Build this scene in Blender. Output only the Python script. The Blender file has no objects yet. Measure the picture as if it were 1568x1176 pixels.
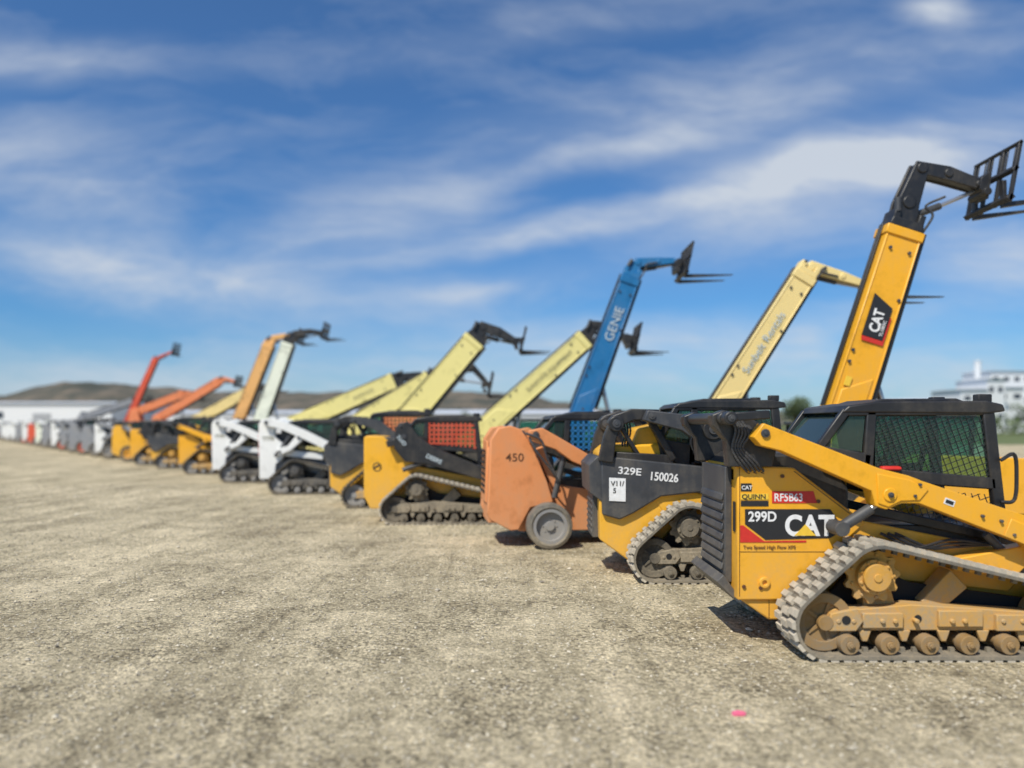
import bpy, bmesh, math, random
from mathutils import Vector, Matrix
random.seed(7)
R=math.radians
scene=bpy.context.scene
COL=scene.collection

# ------------------------------------------------------------------ materials
def newmat(name):
    m=bpy.data.materials.new(name); m.use_nodes=True
    nt=m.node_tree; b=nt.nodes['Principled BSDF']
    return m,nt,b
MATS={}
def paint(name,col,rough=0.45,dust=0.35,metal=0.0,spec=0.5,dustcol=(0.36,0.30,0.21)):
    if name in MATS: return MATS[name]
    m,nt,b=newmat(name); N=nt.nodes; L=nt.links
    tc=N.new('ShaderNodeTexCoord')
    n1=N.new('ShaderNodeTexNoise'); n1.inputs['Scale'].default_value=2.3; n1.inputs['Detail'].default_value=9; n1.inputs['Roughness'].default_value=0.68
    n2=N.new('ShaderNodeTexNoise'); n2.inputs['Scale'].default_value=38; n2.inputs['Detail'].default_value=4
    L.new(tc.outputs['Object'],n1.inputs['Vector']); L.new(tc.outputs['Object'],n2.inputs['Vector'])
    mpv=N.new('ShaderNodeMapping'); mpv.inputs['Scale'].default_value=(14,14,1.1); L.new(tc.outputs['Object'],mpv.inputs[0])
    n3=N.new('ShaderNodeTexNoise'); n3.inputs['Scale'].default_value=1.0; n3.inputs['Detail'].default_value=5; L.new(mpv.outputs[0],n3.inputs['Vector'])
    sep=N.new('ShaderNodeSeparateXYZ'); L.new(tc.outputs['Object'],sep.inputs[0])
    mr=N.new('ShaderNodeMapRange'); mr.inputs[1].default_value=0.1; mr.inputs[2].default_value=1.2; mr.inputs[3].default_value=0.34; mr.inputs[4].default_value=0.0
    L.new(sep.outputs['Z'],mr.inputs[0])
    a=N.new('ShaderNodeMath'); a.operation='ADD'; L.new(n1.outputs['Fac'],a.inputs[0]); L.new(mr.outputs[0],a.inputs[1])
    a2=N.new('ShaderNodeMath'); a2.operation='MULTIPLY_ADD'; L.new(n3.outputs['Fac'],a2.inputs[0]); a2.inputs[1].default_value=0.35; L.new(a.outputs[0],a2.inputs[2])
    cr=N.new('ShaderNodeMapRange'); cr.inputs[1].default_value=0.63; cr.inputs[2].default_value=1.12; cr.inputs[3].default_value=0.02*dust; cr.inputs[4].default_value=min(1,dust*1.8)
    L.new(a2.outputs[0],cr.inputs[0])
    mul=N.new('ShaderNodeMath'); mul.operation='MULTIPLY'; L.new(cr.outputs[0],mul.inputs[0])
    mr2=N.new('ShaderNodeMapRange'); mr2.inputs[1].default_value=0.3; mr2.inputs[2].default_value=0.65; mr2.inputs[3].default_value=0.5; mr2.inputs[4].default_value=1.0
    L.new(n2.outputs['Fac'],mr2.inputs[0]); L.new(mr2.outputs[0],mul.inputs[1])
    mix=N.new('ShaderNodeMix'); mix.data_type='RGBA'
    L.new(mul.outputs[0],mix.inputs[0]); mix.inputs[6].default_value=(*col,1); mix.inputs[7].default_value=(*dustcol,1)
    gm=N.new('ShaderNodeMapRange'); gm.inputs[1].default_value=0.30; gm.inputs[2].default_value=0.46; gm.inputs[3].default_value=0.74; gm.inputs[4].default_value=1.0
    L.new(n1.outputs['Fac'],gm.inputs[0])
    sc=N.new('ShaderNodeVectorMath'); sc.operation='SCALE'; L.new(mix.outputs[2],sc.inputs[0]); L.new(gm.outputs[0],sc.inputs['Scale'])
    L.new(sc.outputs[0],b.inputs['Base Color'])
    rr=N.new('ShaderNodeMapRange'); rr.inputs[3].default_value=rough; rr.inputs[4].default_value=min(1,rough+0.45); L.new(mul.outputs[0],rr.inputs[0])
    L.new(rr.outputs[0],b.inputs['Roughness'])
    b.inputs['Metallic'].default_value=metal
    b.inputs['Specular IOR Level'].default_value=spec
    bp=N.new('ShaderNodeBump'); bp.inputs['Strength'].default_value=0.12; bp.inputs['Distance'].default_value=0.01
    L.new(n1.outputs['Fac'],bp.inputs['Height']); L.new(bp.outputs[0],b.inputs['Normal'])
    MATS[name]=m; return m
def flat(name,col,rough=0.6):
    if name in MATS: return MATS[name]
    m,nt,b=newmat(name)
    N=nt.nodes; L=nt.links
    tc=N.new('ShaderNodeTexCoord'); n=N.new('ShaderNodeTexNoise'); n.inputs['Scale'].default_value=25; n.inputs['Detail'].default_value=5
    L.new(tc.outputs['Object'],n.inputs['Vector'])
    h=N.new('ShaderNodeMapRange'); h.inputs[3].default_value=0.75; h.inputs[4].default_value=1.15; L.new(n.outputs['Fac'],h.inputs[0])
    mx=N.new('ShaderNodeVectorMath'); mx.operation='SCALE'; mx.inputs[0].default_value=col; L.new(h.outputs[0],mx.inputs['Scale'])
    L.new(mx.outputs[0],b.inputs['Base Color']); b.inputs['Roughness'].default_value=rough
    MATS[name]=m; return m
def glass(name,tint=(0.12,0.185,0.17),fac=0.78):
    if name in MATS: return MATS[name]
    m=bpy.data.materials.new(name); m.use_nodes=True; nt=m.node_tree; N=nt.nodes; L=nt.links; N.clear()
    o=N.new('ShaderNodeOutputMaterial'); t=N.new('ShaderNodeBsdfTransparent'); t.inputs[0].default_value=(*[c*4.3 for c in tint],1)
    g=N.new('ShaderNodeBsdfGlossy'); g.inputs['Roughness'].default_value=0.06; g.inputs[0].default_value=(0.8,0.85,0.85,1)
    d=N.new('ShaderNodeBsdfDiffuse'); d.inputs[0].default_value=(*tint,1)
    fr=N.new('ShaderNodeFresnel'); fr.inputs[0].default_value=1.5
    m1=N.new('ShaderNodeMixShader'); m1.inputs[0].default_value=1-fac; L.new(t.outputs[0],m1.inputs[1]); L.new(d.outputs[0],m1.inputs[2])
    m2=N.new('ShaderNodeMixShader'); L.new(fr.outputs[0],m2.inputs[0]); L.new(m1.outputs[0],m2.inputs[1]); L.new(g.outputs[0],m2.inputs[2])
    L.new(m2.outputs[0],o.inputs[0]); MATS[name]=m; return m

CATY=paint('cat_yellow_paint',(0.84,0.405,0.016),0.38,0.20)
CATY2=paint('yellow_dusty_frame',(0.66,0.33,0.03),0.6,0.5)
HUBY=paint('yellow_grimy_rollers',(0.36,0.19,0.035),0.65,0.55,dustcol=(0.26,0.20,0.13))
JDY=paint('deere_yellow_paint',(0.84,0.43,0.022),0.4,0.22)
BLK=paint('black_paint',(0.018,0.018,0.020),0.42,0.16)
DGR=paint('dark_grey_plastic',(0.045,0.048,0.055),0.5,0.22)
RUB=paint('rubber_dusty',(0.36,0.32,0.255),0.9,0.8,dustcol=(0.62,0.55,0.44))
RUBD=paint('rubber_dark',(0.035,0.034,0.033),0.85,0.35)
RUBG=paint('rubber_greyish',(0.10,0.097,0.09),0.85,0.5)
DFR=paint('grimy_dark_frame',(0.09,0.08,0.065),0.7,0.6)
ORG=paint('orange_paint_faded',(0.72,0.27,0.095),0.5,0.25)
WHT=paint('white_paint',(0.80,0.80,0.78),0.4,0.12)
CRM=paint('cream_yellow_paint',(0.80,0.70,0.27),0.45,0.12)
CRM2=paint('pale_yellow_paint',(0.82,0.64,0.27),0.45,0.12)
PALE=paint('pale_white_paint',(0.78,0.80,0.66),0.45,0.12)
BLU=paint('blue_paint',(0.012,0.15,0.36),0.4,0.12)
RED=paint('red_paint',(0.66,0.085,0.035),0.45,0.2)
ORR=paint('orange_red_paint',(0.78,0.24,0.09),0.45,0.15)
TAN=paint('tan_orange_paint',(0.78,0.42,0.14),0.45,0.15)
GRY=paint('grey_paint',(0.25,0.26,0.28),0.5,0.3)
STL=paint('steel',(0.45,0.45,0.46),0.3,0.15,metal=0.8)
DARKIN=flat('dark_interior',(0.012,0.012,0.013),0.8)
GLS=glass('cab_glass')
W=flat('decal_white',(0.80,0.80,0.80),0.5); K=flat('decal_black',(0.02,0.02,0.022),0.45)
WF=flat('decal_white_faded',(0.50,0.58,0.62),0.6); KF=flat('decal_grey_faded',(0.20,0.19,0.12),0.6)
WB=flat('decal_pale_blue',(0.40,0.52,0.62),0.6)
RD=flat('decal_red',(0.60,0.03,0.02),0.5); YL=flat('decal_yellow',(0.85,0.55,0.05),0.5)
DBR=flat('decal_brown',(0.12,0.05,0.02),0.5)

# ------------------------------------------------------------------ geometry helpers
def empty(name,loc=(0,0,0),yaw=0,scale=1):
    e=bpy.data.objects.new(name,None); COL.objects.link(e); e.location=loc; e.rotation_euler=(0,0,yaw); e.scale=(scale,)*3
    e.empty_display_size=0.3; return e
class P:
    def __init__(s,parent,name,mat,bev=0.0,smooth=True):
        s.p=parent; s.n=name; s.m=mat; s.b=bev; s.v=[]; s.f=[]; s.s=smooth
    def add(s,vs,fs):
        o=len(s.v); s.v+= [tuple(v) for v in vs]; s.f+=[tuple(i+o for i in f) for f in fs]; return s
    def prism(s,poly,y0,y1):
        n=len(poly)
        vs=[(x,y0,z) for x,z in poly]+[(x,y1,z) for x,z in poly]
        fs=[tuple(range(n)),tuple(range(2*n-1,n-1,-1))]+[(i,(i+1)%n,n+(i+1)%n,n+i) for i in range(n)]
        return s.add(vs,fs)
    def box(s,x0,x1,y0,y1,z0,z1):
        return s.prism([(x0,z0),(x1,z0),(x1,z1),(x0,z1)],y0,y1)
    def bar(s,p,q,w,y0,y1,w2=None):
        w2=w if w2 is None else w2
        d=Vector((q[0]-p[0],q[1]-p[1])).normalized(); n=Vector((-d.y,d.x))
        return s.prism([(p[0]-n.x*w/2,p[1]-n.y*w/2),(q[0]-n.x*w2/2,q[1]-n.y*w2/2),(q[0]+n.x*w2/2,q[1]+n.y*w2/2),(p[0]+n.x*w/2,p[1]+n.y*w/2)],y0,y1)
    def ribbon(s,pts,ws,y0,y1):
        L_=[];R_=[]
        for i,p in enumerate(pts):
            a=Vector(pts[max(0,i-1)]);b=Vector(pts[min(len(pts)-1,i+1)]); d=(b-a).normalized(); n=Vector((-d.y,d.x))*ws[i]/2
            L_.append((p[0]+n.x,p[1]+n.y)); R_.append((p[0]-n.x,p[1]-n.y))
        return s.prism(L_+R_[::-1],y0,y1)
    def cyl(s,c,r,y0,y1,n=24):
        return s.prism([(c[0]+r*math.cos(2*math.pi*i/n),c[1]+r*math.sin(2*math.pi*i/n)) for i in range(n)],y0,y1)
    def ring(s,c,r0,r1,y0,y1,n=32):
        vs=[];fs=[]
        for i in range(n):
            a=2*math.pi*i/n; ca,sa=math.cos(a),math.sin(a)
            vs+=[(c[0]+r0*ca,y0,c[1]+r0*sa),(c[0]+r1*ca,y0,c[1]+r1*sa),(c[0]+r1*ca,y1,c[1]+r1*sa),(c[0]+r0*ca,y1,c[1]+r0*sa)]
        for i in range(n):
            j=(i+1)%n
            for k in range(4): fs.append((4*i+k,4*i+(k+1)%4,4*j+(k+1)%4,4*j+k))
        return s.add(vs,fs)
    def lathe(s,c,prof,n=36):
        vs=[];fs=[];m=len(prof)
        for i in range(n):
            a=2*math.pi*i/n
            for y,r in prof: vs.append((c[0]+r*math.cos(a),y,c[1]+r*math.sin(a)))
        for i in range(n):
            j=(i+1)%n
            for k in range(m): fs.append((m*i+k,m*i+(k+1)%m,m*j+(k+1)%m,m*j+k))
        return s.add(vs,fs)
    def rod(s,p,q,r,n=10,r2=None):
        p=Vector(p);q=Vector(q);d=(q-p).normalized(); r2=r if r2 is None else r2
        a=d.orthogonal().normalized(); b=d.cross(a)
        vs=[];
        for i in range(n):
            t=2*math.pi*i/n; u=a*math.cos(t)+b*math.sin(t); vs.append(p+u*r)
        for i in range(n):
            t=2*math.pi*i/n; u=a*math.cos(t)+b*math.sin(t); vs.append(q+u*r2)
        fs=[tuple(range(n)),tuple(range(2*n-1,n-1,-1))]+[(i,(i+1)%n,n+(i+1)%n,n+i) for i in range(n)]
        return s.add(vs,fs)
    def path(s,pts,r,n=8):
        for a,b in zip(pts[:-1],pts[1:]): s.rod(a,b,r,n)
        return s
    def end(s):
        me=bpy.data.meshes.new(s.n); me.from_pydata(s.v,[],s.f)
        bm=bmesh.new(); bm.from_mesh(me); bmesh.ops.recalc_face_normals(bm,faces=bm.faces); bm.to_mesh(me); bm.free()
        if s.s:
            me.polygons.foreach_set('use_smooth',[True]*len(me.polygons)); me.set_sharp_from_angle(angle=R(32))
        o=bpy.data.objects.new(s.n,me); COL.objects.link(o); me.materials.append(s.m)
        if s.p: o.parent=s.p
        if s.b:
            md=o.modifiers.new('bevel','BEVEL'); md.width=s.b; md.segments=2; md.limit_method='ANGLE'; md.angle_limit=R(35)
        return o
def text(parent,txt,x,y,z,size,mat,ang=0,bold=0.012,name='decal_text',sx=1.0):
    c=bpy.data.curves.new(name,'FONT'); c.body=txt; c.size=size; c.offset=bold*size*1.6; c.extrude=0.0006
    c.materials.append(mat)
    o=bpy.data.objects.new(name,c); COL.objects.link(o); o.parent=parent
    o.matrix_local=Matrix.Translation((x,y,z))@Matrix.Rotation(-ang,4,'Y')@Matrix.Rotation(R(90),4,'X')@Matrix.Diagonal((sx,1,1,1))
    return o
def smooth_path(pts,n=6):
    out=[]
    P_=[Vector(p) for p in pts]; P_=[P_[0]*2-P_[1]]+P_+[P_[-1]*2-P_[-2]]
    for i in range(1,len(P_)-2):
        a,b,c,d=P_[i-1:i+3]
        for k in range(n):
            t=k/n; out.append(0.5*((2*b)+(c-a)*t+(2*a-5*b+4*c-d)*t*t+(3*b-a-3*c+d)*t**3))
    out.append(P_[-2]); return out
def hull(pts):
    pts=sorted(set(pts))
    def half(ps):
        h=[]
        for p in ps:
            while len(h)>1 and (h[-1][0]-h[-2][0])*(p[1]-h[-2][1])-(h[-1][1]-h[-2][1])*(p[0]-h[-2][0])<=0: h.pop()
            h.append(p)
        return h
    a=half(pts);b=half(pts[::-1]); return a[:-1]+b[:-1]
def loop_resample(h,step):
    n=len(h);L=[0]
    for i in range(n): a=h[i];b=h[(i+1)%n];L.append(L[-1]+math.dist(a,b))
    tot=L[-1]; k=int(round(tot/step)); out=[]; j=0
    for i in range(k):
        t=tot*i/k
        while L[j+1]<t: j+=1
        a=h[j];b=h[(j+1)%n];u=(t-L[j])/(L[j+1]-L[j]); p=(a[0]+(b[0]-a[0])*u,a[1]+(b[1]-a[1])*u)
        d=Vector((b[0]-a[0],b[1]-a[1])).normalized(); out.append((p,d))
    return out

# ------------------------------------------------------------------ running gear
def track(E,circles,y0,y1,mat,hub,frame,hi=True):
    pts=[]
    for cx,cz,r in circles:
        for i in range(48): pts.append((round(cx+r*math.cos(2*math.pi*i/48),5),round(cz+r*math.sin(2*math.pi*i/48),5)))
    h=hull(pts); sm=loop_resample(h,0.05)
    b=P(E,'track_belt',RUBG if mat is RUB else mat,0,True); n=len(sm); vs=[];fs=[]
    for (p,d) in sm:
        nx,nz=d.y,-d.x
        o=(p[0]-nx*0.020,p[1]-nz*0.020); i_=(p[0]-nx*0.045,p[1]-nz*0.045)
        vs+=[(o[0],y0,o[1]),(o[0],y1,o[1]),(i_[0],y1,i_[1]),(i_[0],y0,i_[1])]
    for i in range(n):
        j=(i+1)%n
        for k in range(4): fs.append((4*i+k,4*i+(k+1)%4,4*j+(k+1)%4,4*j+k))
    b.add(vs,fs)
    lg=P(E,'track_lugs',mat,0,True)
    w=(y1-y0)
    lug=loop_resample(h,0.098)
    for i,(p,d) in enumerate(lug):
        nx,nz=d.y,-d.x
        m=3
        for k in range(m):
            a=y0+0.004+w*k/m; c=a+w/m-0.024
            off=0.024 if k%2 else 0.0
            q=(p[0]+d.x*off,p[1]+d.y*off)
            s=0.034
            poly=[(q[0]-d.x*s-nx*0.021,q[1]-d.y*s-nz*0.021),(q[0]+d.x*s-nx*0.021,q[1]+d.y*s-nz*0.021),(q[0]+d.x*s*0.72+nx*0.010,q[1]+d.y*s*0.72+nz*0.010),(q[0]-d.x*s*0.72+nx*0.010,q[1]-d.y*s*0.72+nz*0.010)]
            lg.prism(poly,a,c)
    lg.end()
    for (p,d) in lug:
        nx,nz=d.y,-d.x
        q=(p[0]-nx*0.06,p[1]-nz*0.06)
        b.bar((q[0]-d.x*0.018,q[1]-d.y*0.018),(q[0]+d.x*0.018,q[1]+d.y*0.018),0.04,y0+w*0.3,y0+w*0.38)
    b.end()
    g=P(E,'track_wheels',hub,0.004)
    (ax,az,ar),(sx,sz,sr),(fx,fz,fr)=circles[:3]
    for (x,z,r) in ((ax,az,ar),(fx,fz,fr)):
        g.ring((x,z),r-0.13,r-0.055,y0+0.12,y0+0.17); g.cyl((x,z),0.06,y0+0.08,y1-0.05,20); g.cyl((x,z),r-0.10,y0+0.15,y0+0.17,28)
        g.ring((x,z),r-0.13,r-0.055,y1-0.14,y1-0.08)
        for i in range(5):
            a=2*math.pi*i/5; g.bar((x,z),(x+(r-0.1)*math.cos(a),z+(r-0.1)*math.sin(a)),0.03,y0+0.135,y0+0.152)
    nr=6
    for i in range(nr):
        x=ax+0.17+(fx-ax-0.34)*i/(nr-1)
        g.lathe((x,0.125),[(y0+0.03,0.03),(y0+0.03,0.075),(y0+0.13,0.075),(y0+0.14,0.05),(y1-0.14,0.05),(y1-0.13,0.075),(y1-0.03,0.075),(y1-0.03,0.03)],18)
        g.cyl((x,0.125),0.032,y0+0.01,y0+0.04,10); g.cyl((x,0.125),0.018,y0+0.0,y0+0.012,6)
    g.end()
    g=P(E,'drive_sprocket',frame,0.004)
    r=sr-0.06
    poly=[]
    for i in range(44):
        a=2*math.pi*i/44; rr=r if i%4<2 else r-0.035
        poly.append((sx+rr*math.cos(a),sz+rr*math.sin(a)))
    g.prism(poly,y0+0.16,y0+0.20)
    g.cyl((sx,sz),r*0.62,y0+0.10,y0+0.24,28); g.cyl((sx,sz),r*0.48,y0+0.06,y0+0.10,28); g.cyl((sx,sz),r*0.15,y0+0.05,y0+0.07,12)
    for i in range(9):
        a=2*math.pi*i/9; g.cyl((sx+r*0.55*math.cos(a),sz+r*0.55*math.sin(a)),0.014,y0+0.085,y0+0.105,6)
        g.cyl((sx+r*0.76*math.cos(a),sz+r*0.76*math.sin(a)),0.014,y0+0.145,y0+0.165,6)
    g.end()
    f=P(E,'undercarriage_frame',frame,0.008)
    f.prism([(ax+0.02,az-0.04),(ax+0.12,0.215),(fx-0.16,0.215),(fx-0.02,az-0.04),(fx-0.02,az+0.05),(fx-0.3,az+0.08),(sx+0.65,0.40),(sx+0.30,0.42),(sx-0.1,0.385),(ax+0.14,0.40),(ax+0.02,az+0.08)],y0+0.135,y0+0.30)
    f.box(ax+0.3,ax+0.62,y0+0.10,y0+0.14,0.24,0.36); f.box(ax+0.9,ax+1.25,y0+0.10,y0+0.14,0.25,0.38); f.box(fx-0.55,fx-0.25,y0+0.09,y0+0.14,0.22,0.35)
    f.prism([(ax+0.02,0.22),(ax+0.24,0.22),(ax+0.30,0.30),(ax+0.24,0.40),(ax+0.04,0.36)],y0+0.085,y0+0.14)
    f.bar((sx+0.1,0.36),(sx+0.05,sz),0.26,y0+0.24,y1,0.2)
    f.bar((sx+0.5,0.36),(sx+0.75,0.6),0.16,y0+0.26,y1,0.2)
    for i in range(nr-1):
        x=ax+0.17+(fx-ax-0.34)*(i+0.5)/(nr-1); f.prism([(x-0.05,0.22),(x+0.05,0.22),(x+0.02,0.13),(x-0.02,0.13)],y0+0.12,y0+0.16)
    for k in (0.10,0.22,0.45,0.55,0.72,1.0,1.1,1.4,1.55):
        f.cyl((ax+k,0.30),0.020,y0+0.075,y0+0.14,8)
    f.end()
    if hi:
        o=P(E,'track_tensioner_hole',K,0); o.cyl((ax+0.16,0.31),0.035,y0+0.080,y0+0.086,14); o.cyl((ax+0.75,0.31),0.03,y0+0.13,y0+0.136,14); o.cyl((fx-0.15,0.30),0.05,y0+0.125,y0+0.134,14); o.end()
    d=P(E,'undercarriage_inner',DARKIN,0)
    d.prism([(ax+0.05,0.2),(fx-0.05,0.2),(fx-0.15,0.42),(sx+0.4,0.55),(sx,0.75),(ax+0.1,0.4)],y1-0.06,y1-0.02); d.end()
def wheel(E,x,z,r,y0,y1,rimmat,tmat=None,lugs=18,name='wheel',slick=False):
    tmat=tmat or RUBD
    t=P(E,name+'_tyre',tmat,0)
    yc=(y0+y1)/2; w=y1-y0; ri=0.55 if not slick else 0.72
    t.lathe((x,z),[(y0+0.02,r*ri),(y0,r*(ri+0.1)),(y0+w*0.06,r*0.95),(y0+w*0.2,r*0.985),(y1-w*0.2,r*0.985),(y1-w*0.06,r*0.95),(y1,r*(ri+0.1)),(y1-0.02,r*ri)])
    for i in range(0 if slick else lugs):
        a=2*math.pi*i/lugs
        for k in (0,1):
            aa=a+k*math.pi/lugs
            d=Vector((math.cos(aa),math.sin(aa))); tt=Vector((-d.y,d.x)); s=r*0.055
            p=d*r*0.93; q=d*r*1.015
            poly=[(x+p.x-tt.x*s,z+p.y-tt.y*s),(x+p.x+tt.x*s,z+p.y+tt.y*s),(x+q.x+tt.x*s*.8,z+q.y+tt.y*s*.8),(x+q.x-tt.x*s*.8,z+q.y-tt.y*s*.8)]
            t.prism(poly,*( (y0+w*0.05,yc) if k else (yc,y1-w*0.05)))
    t.end()
    g=P(E,name+'_rim',rimmat,0.003)
    g.ring((x,z),r*(ri-0.11),r*(ri+0.03),y0+0.015,y1-0.015); g.cyl((x,z),r*(ri-0.09),y0+w*0.3,y0+w*0.36,28); g.cyl((x,z),r*0.2,y0+w*0.18,y0+w*0.32,20)
    for i in range(8):
        a=2*math.pi*i/8; g.cyl((x+r*0.3*math.cos(a),z+r*0.3*math.sin(a)),r*0.03,y0+w*0.25,y0+w*0.32,6)
    g.end()

def clipgrid(part,poly,step,t,y,diag=False):
    def clip(p,d):
        lo,hi=-9,9; n=len(poly)
        area=sum(poly[i][0]*poly[(i+1)%n][1]-poly[(i+1)%n][0]*poly[i][1] for i in range(n))
        sgn=1 if area>0 else -1
        for i in range(n):
            a=poly[i];b=poly[(i+1)%n]; ex,ez=b[0]-a[0],b[1]-a[1]
            nx,nz=-ez*sgn,ex*sgn
            num=(p[0]-a[0])*nx+(p[1]-a[1])*nz; den=d[0]*nx+d[1]*nz
            if abs(den)<1e-9:
                if num<0: return None
            else:
                u=-num/den
                if den>0: lo=max(lo,u)
                else: hi=min(hi,u)
        return (lo,hi) if hi-lo>0.01 else None
    dirs=[(1,0),(0,1)] if not diag else [(0.94,0.34),(-0.34,0.94)]
    cx=sum(p[0] for p in poly)/len(poly); cz=sum(p[1] for p in poly)/len(poly)
    for d in dirs:
        nx,nz=-d[1],d[0]
        k=-40
        while k<=40:
            p=(cx+nx*k*step,cz+nz*k*step); r=clip(p,d)
            if r:
                a=(p[0]+d[0]*r[0],p[1]+d[1]*r[0]); b=(p[0]+d[0]*r[1],p[1]+d[1]*r[1])
                part.bar(a,b,t,y,y+t)
            k+=1

def cab(E,x0,x1,zb,zt,y0,y1,mat,hi,roof=None,grid=True,gcol=None):
    f=P(E,'cab_frame',mat,0.012)
    xr=x0+0.25
    for ya,yb in ((y0,y0+0.06),(y1-0.06,y1)):
        f.bar((x0+0.02,zb+0.55),(xr,zt-0.05),0.07,ya,yb)
        f.bar((x0+0.42,zb+0.25),(x0+0.46,zt-0.05),0.085,ya,yb)
        f.bar((x1-0.10,zt-0.05),(x1,zb),0.10,ya,yb)
        f.bar((xr,zt-0.06),(x1-0.08,zt-0.05),0.08,ya,yb)
        f.prism([(x0+0.38,zb+0.40),(x1-0.04,zb+0.30),(x1-0.03,zb+0.20),(x0+0.40,zb+0.28)],ya,yb)
        f.prism([(x0,zb+0.58),(x0+0.46,zb+0.50),(x0+0.42,zb+0.2),(x0+0.05,zb+0.35)],ya,yb)
        f.prism([(x0+0.40,zb),(x1,zb-0.25),(x1,zb-0.17),(x0+0.42,zb+0.08)],ya,yb)
    f.box(x1-0.06,x1,y0,y1,zb-0.2,zb); f.box(x0+0.05,x1,y0+0.05,y1-0.05,zb-0.25,zb-0.1)
    f.end()
    r=P(E,'cab_roof',roof or mat,0.03)
    r.prism([(x0+0.20,zt-0.07),(x0+0.26,zt-0.01),(x0+0.5,zt+0.025),(x1-0.12,zt+0.03),(x1+0.02,zt),(x1+0.04,zt-0.06),(x1-0.1,zt-0.08)],y0-0.01,y1+0.01)
    r.prism([(x0+0.5,zt+0.02),(x0+0.6,zt+0.05),(x1-0.3,zt+0.055),(x1-0.2,zt+0.02)],y0+0.12,y1-0.12)
    r.end()
    g=P(E,'cab_glass',GLS,0)
    wpoly=[(x0+0.50,zb+0.38),(x1-0.08,zb+0.30),(x1-0.13,zt-0.10),(x0+0.50,zt-0.10)]
    for y in (y0+0.03,y1-0.035): g.prism(wpoly,y,y+0.006)
    qp=[(x0+0.06,zb+0.56),(x0+0.38,zb+0.52),(x0+0.41,zt-0.10),(xr+0.03,zt-0.10)]
    for y in (y0+0.025,y1-0.03): g.prism(qp,y,y+0.006)
    g.bar((x0+0.03,zb+0.58),(xr,zt-0.08),0.008,y0+0.07,y1-0.07)
    g.end()
    if grid:
        m=P(E,'window_grille',gcol or K,0,False)
        st=0.05 if hi else 0.09
        tt=0.006 if hi else 0.012
        if gcol: st,tt=0.085,0.032
        clipgrid(m,wpoly,st,tt,y0+0.012-(0.03 if gcol else 0),gcol is None)
        lp=[(x0+0.44,zb+0.22),(x1-0.08,zb+0.16),(x1-0.08,zb-0.14),(x0+0.5,zb+0.04)]
        if not gcol: clipgrid(m,lp,st,tt,y0+0.012,True)
        m.end()
    s=P(E,'cab_seat',DARKIN,0.03)
    yc=(y0+y1)/2
    s.box(x0+0.55,x0+1.0,yc-0.24,yc+0.24,zb+0.15,zb+0.3)
    s.bar((x0+0.58,zb+0.3),(x0+0.48,zb+0.85),0.13,yc-0.22,yc+0.22)
    s.box(x0+0.7,x0+0.95,yc-0.36,yc-0.28,zb+0.3,zb+0.42); s.box(x0+0.7,x0+0.95,yc+0.28,yc+0.36,zb+0.3,zb+0.42)
    s.rod((x0+0.95,yc-0.32,zb+0.4),(x0+0.98,yc-0.32,zb+0.58),0.025); s.rod((x0+0.95,yc+0.32,zb+0.4),(x0+0.98,yc+0.32,zb+0.58),0.025)
    s.end()
    l=P(E,'work_lights',BLK,0.01)
    for y in (y0+0.08,y1-0.16):
        l.box(x1-0.14,x1-0.02,y,y+0.09,zt+0.02,zt+0.09)
    l.end()

def front_coupler(E,x,mat,y0,y1):
    c=P(E,'tool_coupler',mat,0.012)
    c.prism([(x-0.05,0.22),(x+0.12,0.18),(x+0.16,0.30),(x+0.05,0.72),(x-0.03,0.72)],y0+0.3,y1-0.3)
    c.end()

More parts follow.
